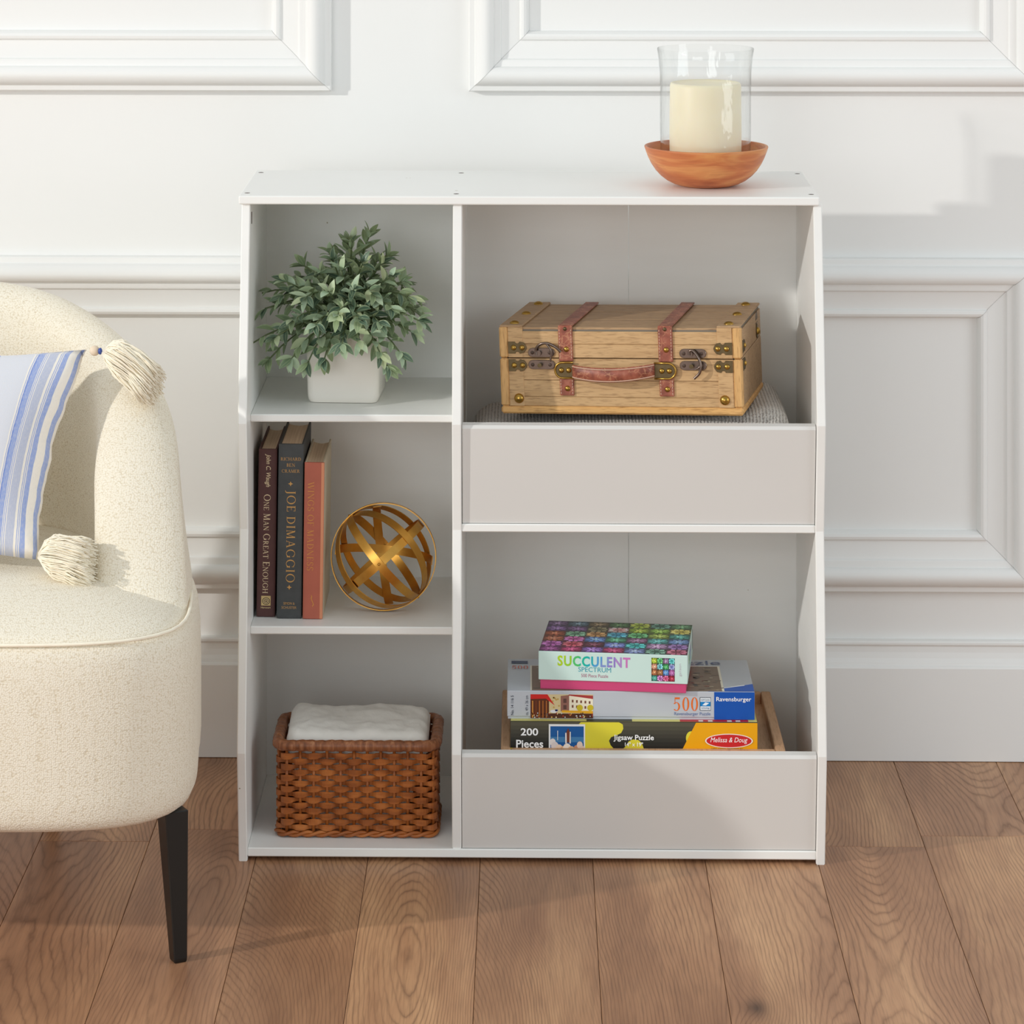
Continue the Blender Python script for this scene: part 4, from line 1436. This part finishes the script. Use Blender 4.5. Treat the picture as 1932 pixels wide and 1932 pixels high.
place_text(p, text2d('Puzzle', .0), .248, .134, w=.080, h=.018, rgb=(80, 98, 140))
p.build('top_print', bx2)

# top box: succulents
W3, D3, H3 = .1965, .150, .0504
bx3 = thing('puzzle_box', 'small mint and pink boxed puzzle with succulent mosaic lid, topmost of the three stacked boxes', 'puzzle box', (.0130, -.4135, .2158), (0, 0, R(-5.5)), 'puzzle boxes in the lower bin')
MB().box(0, W3, 0, D3, .0125, H3, .0009, 2).build('lid', M_mint, bx3)
MB().box(.0022, W3 - .0022, .0022, D3 - .0022, 0, .0135, .0006).build('base', M_pink, bx3)
PAL = [[(150, 60, 140), (176, 40, 100), (140, 92, 190), (190, 50, 110), (110, 130, 190), (70, 120, 100), (150, 60, 90)],
       [(170, 70, 160), (200, 60, 80), (100, 40, 60), (110, 130, 220), (30, 160, 160), (170, 130, 180), (120, 80, 150)],
       [(186, 96, 60), (190, 70, 150), (90, 140, 220), (60, 150, 110), (130, 90, 130), (70, 170, 170), (90, 130, 190)],
       [(180, 80, 40), (96, 160, 120), (190, 130, 60), (40, 150, 190), (60, 150, 80), (140, 170, 60), (60, 150, 140)],
       [(130, 90, 160), (120, 80, 140), (110, 100, 60), (220, 150, 150), (150, 190, 40), (120, 170, 50), (180, 170, 60)],
       [(110, 80, 130), (80, 110, 130), (120, 100, 60), (70, 120, 60), (150, 180, 30), (60, 120, 100), (80, 140, 90)]]
def tile(p, x, y, w, h, c, rg, petals=9):
    gm = sum(c) / 3
    c = tuple(int(v * .82 + gm * .18) for v in c)
    dk = tuple(int(v * .62) for v in c)
    lt = tuple(min(255, int(v * 1.15 + 60)) for v in c)
    md = tuple(min(255, int(v * 1.10 + 22)) for v in c)
    if rg.random() < .3:
        c, lt = lt, c
    p.rect(x, y, x + w, y + h, dk)
    cx, cy = x + w / 2, y + h / 2
    h0 = p.h
    for ringi, (r0, r1, cc) in enumerate(((.50, 1.12, c), (.26, .80, md), (.0, .46, lt))):
        n = petals - ringi * 2
        for k in range(n):
            a = 2 * math.pi * (k + ringi * .5) / n + rg.random() * .12
            da = math.pi / n * .95
            p.h = h0 + p.step * (1 + ringi) + .000008 * (k % 3)
            f_ = .84 + .30 * rg.random()
            cl = tuple(min(255, int(v * f_)) for v in cc)
            rm = r0 + (r1 - r0) * .55
            P_ = [(.5 * r0 * math.cos(a), .5 * r0 * math.sin(a)), (.5 * rm * math.cos(a - da), .5 * rm * math.sin(a - da)),
                  (.5 * r1 * math.cos(a), .5 * r1 * math.sin(a)), (.5 * rm * math.cos(a + da), .5 * rm * math.sin(a + da))]
            P_ = [(max(-.5, min(.5, q[0])), max(-.5, min(.5, q[1]))) for q in P_]
            p.poly([(cx + w * q[0], cy + h * q[1]) for q in P_], cl)
    p.h = h0
rg = random.Random(9)
p = Print(lambda x, y, h: (x, y, H3 + .0001 + h))
nx_, ny_ = 7, 6
for i in range(nx_):
    for j in range(ny_):
        tw, th_ = (W3 - .001) / nx_, (D3 - .001) / ny_
        tile(p, .0005 + i * tw, .0005 + j * th_, tw, th_, PAL[j][i], rg)
p.build('lid_picture', bx3)
p = Print(lambda x, z, h: (x, -.0001 - h, z))
S3 = W3 / 282.0
RB = [(176, 210, 40), (150, 206, 50), (80, 196, 110), (20, 186, 160), (40, 176, 190), (80, 160, 216), (130, 150, 210), (150, 130, 206), (176, 140, 206), (206, 120, 190)]
place_text(p, text2d('SUCCULENT', .03, 0, 1.12), .0733, .0384, w=138 * S3, h=20 * S3, split=RB)
place_text(p, text2d('SPECTRUM', .0), .0743, .0278, w=62 * S3, h=9 * S3, rgb=(44, 160, 180))
place_text(p, text2d('500 Piece Puzzle', .0), .0743, .0198, w=51 * S3, h=6.5 * S3, rgb=(176, 96, 130))
p.build('front_print', bx3)
p = Print(lambda x, z, h: (x, -.0001 - h, z))
PAL4 = [[(60, 160, 140), (180, 90, 170), (200, 60, 110), (180, 30, 60)], [(190, 110, 60), (170, 110, 60), (80, 140, 220), (180, 90, 170)],
        [(210, 140, 110), (80, 170, 190), (60, 170, 90), (120, 130, 210)], [(170, 200, 40), (70, 170, 90), (140, 110, 150), (60, 190, 190)]]
for i in range(4):
    for j in range(4):
        tile(p, .1490 + i * .00765, .0155 + j * .00765, .00765, .00765, PAL4[j][i], rg, 7)
p.h = .0001
place_text(p, text2d('galison', .0), .1870, .0310, w=24 * S3, h=6 * S3, rot=3, rgb=(196, 190, 200))
p.build('mosaic_print', bx3)
p = Print(lambda a, z, h: (W3 + .0001 + h, a, z))
p.rect(D3 - .012, .020, D3 - .003, H3 - .004, (96, 104, 104))
place_text(p, text2d('SUCCULENT', .03, 0, 1.12), .065, .036, w=.070, h=.013, split=RB)
place_text(p, text2d('SPECTRUM', .0), .065, .025, w=.036, h=.006, rgb=(44, 160, 180))
p.build('side_print', bx3)

# ------------------------------------------------------------------ armchair
XC = -.755
chair = thing('armchair', 'cream woven tub armchair with black tapered legs at the left edge', 'armchair', (XC, -.60, 0))
def base_outline(inset=0.0, n=96):
    """D-shaped plan in chair coordinates (origin at XC,-.60): bulging front, round corners, elliptical back"""
    pts = []
    for k in range(n):
        a = 2 * math.pi * k / n
        ca, sa = math.cos(a), math.sin(a)
        if sa >= 0:
            e = 2.0; rx, ry = .340, .330
        else:
            e = 4.6; rx, ry = .340, .287
        r = (abs(ca / rx) ** e + abs(sa / ry) ** e) ** (-1 / e)
        r -= inset
        wd = 1 + .052 * min(1, max(0, -r * sa / .2))     # slightly wider towards the front
        pts.append((r * ca * wd, r * sa))
    return pts
rows = []
for ins, z in ((.024, .1750), (.014, .1765), (.006, .182), (.0015, .192), (0, .215), (0, .300), (.001, .345), (.004, .375), (.008, .3880), (.013, .3945)):
    rows.append([(x, y, z) for x, y in base_outline(ins)])
m = MB(); m.grid(rows, closev=True, capu=True)
m.build('base', M_boucle, chair, smooth=True, auto=60)
rows = []
for ins, z in ((.012, .390), (.0135, .3965), (.030, .4060), (.070, .4190), (.130, .4310), (.200, .4370), (.270, .4385)):
    rows.append([(x, y, z) for x, y in base_outline(ins)])
m = MB(); m.grid(rows, closev=True, capu=True)
m.build('seat', M_boucle, chair, smooth=True, auto=60)
ol = base_outline(.0100)
front = [(x, y, .3975) for x, y in ol if y < -.02]
front.sort(key=lambda q: math.atan2(q[1], q[0]))
m = MB(); m.tube(front, .0021, 6); m.build('piping', M_tassel, chair, smooth=True)
# tub shell: a swept slab whose arms swoop down and forward into the seat
def interp(tab, v):
    for (a, fa), (b, fb) in zip(tab, tab[1:]):
        if v <= b:
            q = (v - a) / (b - a)
            q = min(1, max(0, q))
            return fa + (fb - fa) * q
    return tab[-1][1]
def shell():
    m = MB()
    rows = []
    # right arm front -> back -> left arm front; (x, y) of the centre line in chair coordinates
    rx, ry, yc = .2640, .2920, -.020
    cl = [(.279, -.140), (.276, -.115), (.273, -.09), (.270, -.065), (.267, -.04)]
    cl += [(rx * math.cos(R(a)), yc + ry * math.sin(R(a))) for a in range(0, 91, 5)]
    cl += [(-x, y) for x, y in cl[-2::-1]]
    top = [(-.140, .402), (-.115, .432), (-.09, .475), (-.065, .520), (-.03, .570), (.01, .607), (.06, .636), (.12, .668), (.19, .702), (.25, .732), (.28, .745)]
    n = len(cl)
    for i, (x, y) in enumerate(cl):
        a, b = Vector(cl[max(0, i - 1)]), Vector(cl[min(n - 1, i + 1)])
        t = (b - a).normalized()
        nx, ny = t.y, -t.x
        H_ = interp(top, y)
        hw = .054 if y < 0 else .054 - .011 * min(1, y / .2)
        rr = min(.044, max(.006, (H_ - .385)))
        prof = []
        zs = [.330, .37, .40, .44, .49, .54, .60]
        fa = min(.0165, .336 - x - hw) if y < 0 else .0165
        def flare(z): return fa / .0185 * (.0185 * max(0, (.52 - z) / .13) ** 1.5 if z >= .39 else .0185 - .012 * (.39 - z) / .06) if z < .52 else 0
        def lean(z): return -.016 * max(0, (z - .50) / .25)
        for z in zs:
            z = min(z, H_ - rr)
            prof.append((hw + flare(z) + lean(z), z))
        top_o = hw + flare(H_ - rr) + lean(H_ - rr); top_i = -hw + lean(H_ - rr) * .6
        for k in range(1, 10):
            b_ = math.pi * k / 10
            c_ = (top_o + top_i) / 2; h_ = (top_o - top_i) / 2
            prof.append((c_ + h_ * math.cos(b_) * (1 if abs(math.cos(b_)) > .9 else .97), H_ - rr + rr * math.sin(b_)))
        for z in zs[::-1]:
            z = min(z, H_ - rr)
            prof.append((-hw + lean(z) * .6, z))
        rows.append([(x + nx * d, y + ny * d, z) for d, z in prof])
    m.grid(rows, capu=True)
    return m.build('back_shell', M_boucle, chair, smooth=True, auto=80)
sh = shell()
mod = sh.modifiers.new('sub', 'SUBSURF'); mod.levels = 1; mod.render_levels = 2
for sx, sy in ((1, -1), (-1, -1), (1, 1), (-1, 1)):
    m = MB()
    ang = R(28)
    rows = []
    for z, hw, ox, oy in ((0, .0078, .001, 0), (.004, .0084, .001, 0), (.178, .0150, -.008, .016)):
        rows.append([(ox * sx + hw * 1.41 * math.cos(ang * sx + math.pi / 4 + k * math.pi / 2), (oy if sy < 0 else -oy) + hw * 1.41 * math.sin(ang * sx + math.pi / 4 + k * math.pi / 2), z) for k in range(4)])
    m.grid(rows, closev=True, capu=True)
    es = list(m.bm.edges)
    bmesh.ops.bevel(m.bm, geom=es, offset=.0012, segments=1, affect='EDGES')
    fx, fy = (.334, -.203) if sy < 0 else (.11, .28)
    m.build('leg', M_black, chair, loc=(fx * sx, fy, 0))

# ------------------------------------------------------------------ pillow with tassels
pil = thing('striped_pillow', 'blue and cream striped linen pillow with tassels leaning in the cream armchair', 'pillow', (XC, -.66, .445))
O = Vector((XC, -.66, .445))
TR, BR = Vector((-.565, -.545, .6860)) - O, Vector((-.607, -.695, .4530)) - O
TL, BL = Vector((-.960, -.540, .680)) - O, Vector((-.965, -.690, .470)) - O
nrm = (TR - BR).cross(TL - BR).normalized()
if nrm.y > 0: nrm = -nrm
NU, NV = 48, 30
me_v, me_f, me_uv = [], [], []
for side in (1, -1):
    base_i = len(me_v)
    for i in range(NU + 1):
        for j in range(NV + 1):
            u_, v_ = i / NU, j / NV
            q = (BR.lerp(TR, v_)).lerp(BL.lerp(TL, v_), u_)
            # soft pinch of the edges
            q = q + (TL - TR).normalized() * (.014 * math.sin(math.pi * v_) ** 1 * max(0, 1 - u_ * 6)) * 1.0
            q = q + Vector((0, 0, -1)) * (.010 * math.sin(math.pi * min(1, u_ * 1.0)) * (v_ - .5) * 2)
            th = .075 * (max(0, math.sin(math.pi * u_)) ** .45) * (max(0, math.sin(math.pi * v_)) ** .5)
            wv = (.0009 * math.sin(v_ * 31) + .0012 * math.sin(v_ * 17 + 1) + .0006 * math.sin(v_ * 57)) * max(0, 1 - u_ * 14)
            q = q + nrm * (side * th * (1 if side > 0 else .7) + wv) + (TR - TL).normalized() * wv * 1.2
            me_v.append(tuple(q)); me_uv.append((u_, v_))
    for i in range(NU):
        for j in range(NV):
            a = base_i + i * (NV + 1) + j
            me_f.append((a, a + 1, a + NV + 2, a + NV + 1))
me = bpy.data.meshes.new('cover')
me.from_pydata(me_v, [], me_f)
uvl = me.uv_layers.new(name='UVMap')
for lp in me.loops:
    uvl.data[lp.index].uv = me_uv[lp.vertex_index]
bm_ = bmesh.new(); bm_.from_mesh(me); bmesh.ops.remove_doubles(bm_, verts=bm_.verts, dist=1e-5); bmesh.ops.recalc_face_normals(bm_, faces=bm_.faces)
for f in bm_.faces: f.smooth = True
bm_.to_mesh(me); bm_.free()
me.materials.append(M_stripe)
link('cover', me, pil)
def tassel(p0, d, length, spread, sag, n, seed):
    """yarn bundle from p0 along d"""
    rg_ = random.Random(seed)
    d = Vector(d).normalized()
    a = d.orthogonal().normalized(); b_ = d.cross(a)
    m = MB()
    for k in range(n):
        an = rg_.uniform(0, 2 * math.pi); rad = math.sqrt(rg_.random())
        ln = length * rg_.uniform(.78, 1.05)
        P_ = []
        for s in range(7):
            t = s / 6
            bul = spread * (.30 + .70 * min(1, (t / .35)) ** .6 + .12 * t)
            wob = .0016 * math.sin(t * 6 + an * 3) + .0012 * math.sin(t * 13 + k)
            q = p0 + d * (ln * t) + (a * math.cos(an) + b_ * math.sin(an)) * (rad * bul * (min(1, .25 + t * 4)) + wob) + Vector((0, 0, -sag * t * t))
            P_.append(q)
        m.tube(P_, .00075, 4)
    return m
t1 = Vector((-.5440, -.650, .6935)) - O
m = MB(); m.ball(Vector((-.5550, -.552, .6855)) - O, .0066); m.build('bead', M_bead, pil, smooth=True)
m = MB(); m.ball(Vector((-.5475, -.555, .6855)) - O, .0040, (.7, 1, 1.1)); m.build('bead', M_bluebead, pil, smooth=True, label='small blue bead')
m = tassel(Vector((-.5430, -.557, .6850)) - O, (1, -.30, -.16), .074, .0235, .030, 760, 3)
m.build('tassel', M_tassel, pil, smooth=True, kind='stuff')
m = tassel(Vector((-.6030, -.705, .4600)) - O, (1, -.15, .10), .068, .0265, .014, 760, 8)
m.build('tassel', M_tassel, pil, smooth=True, kind='stuff')
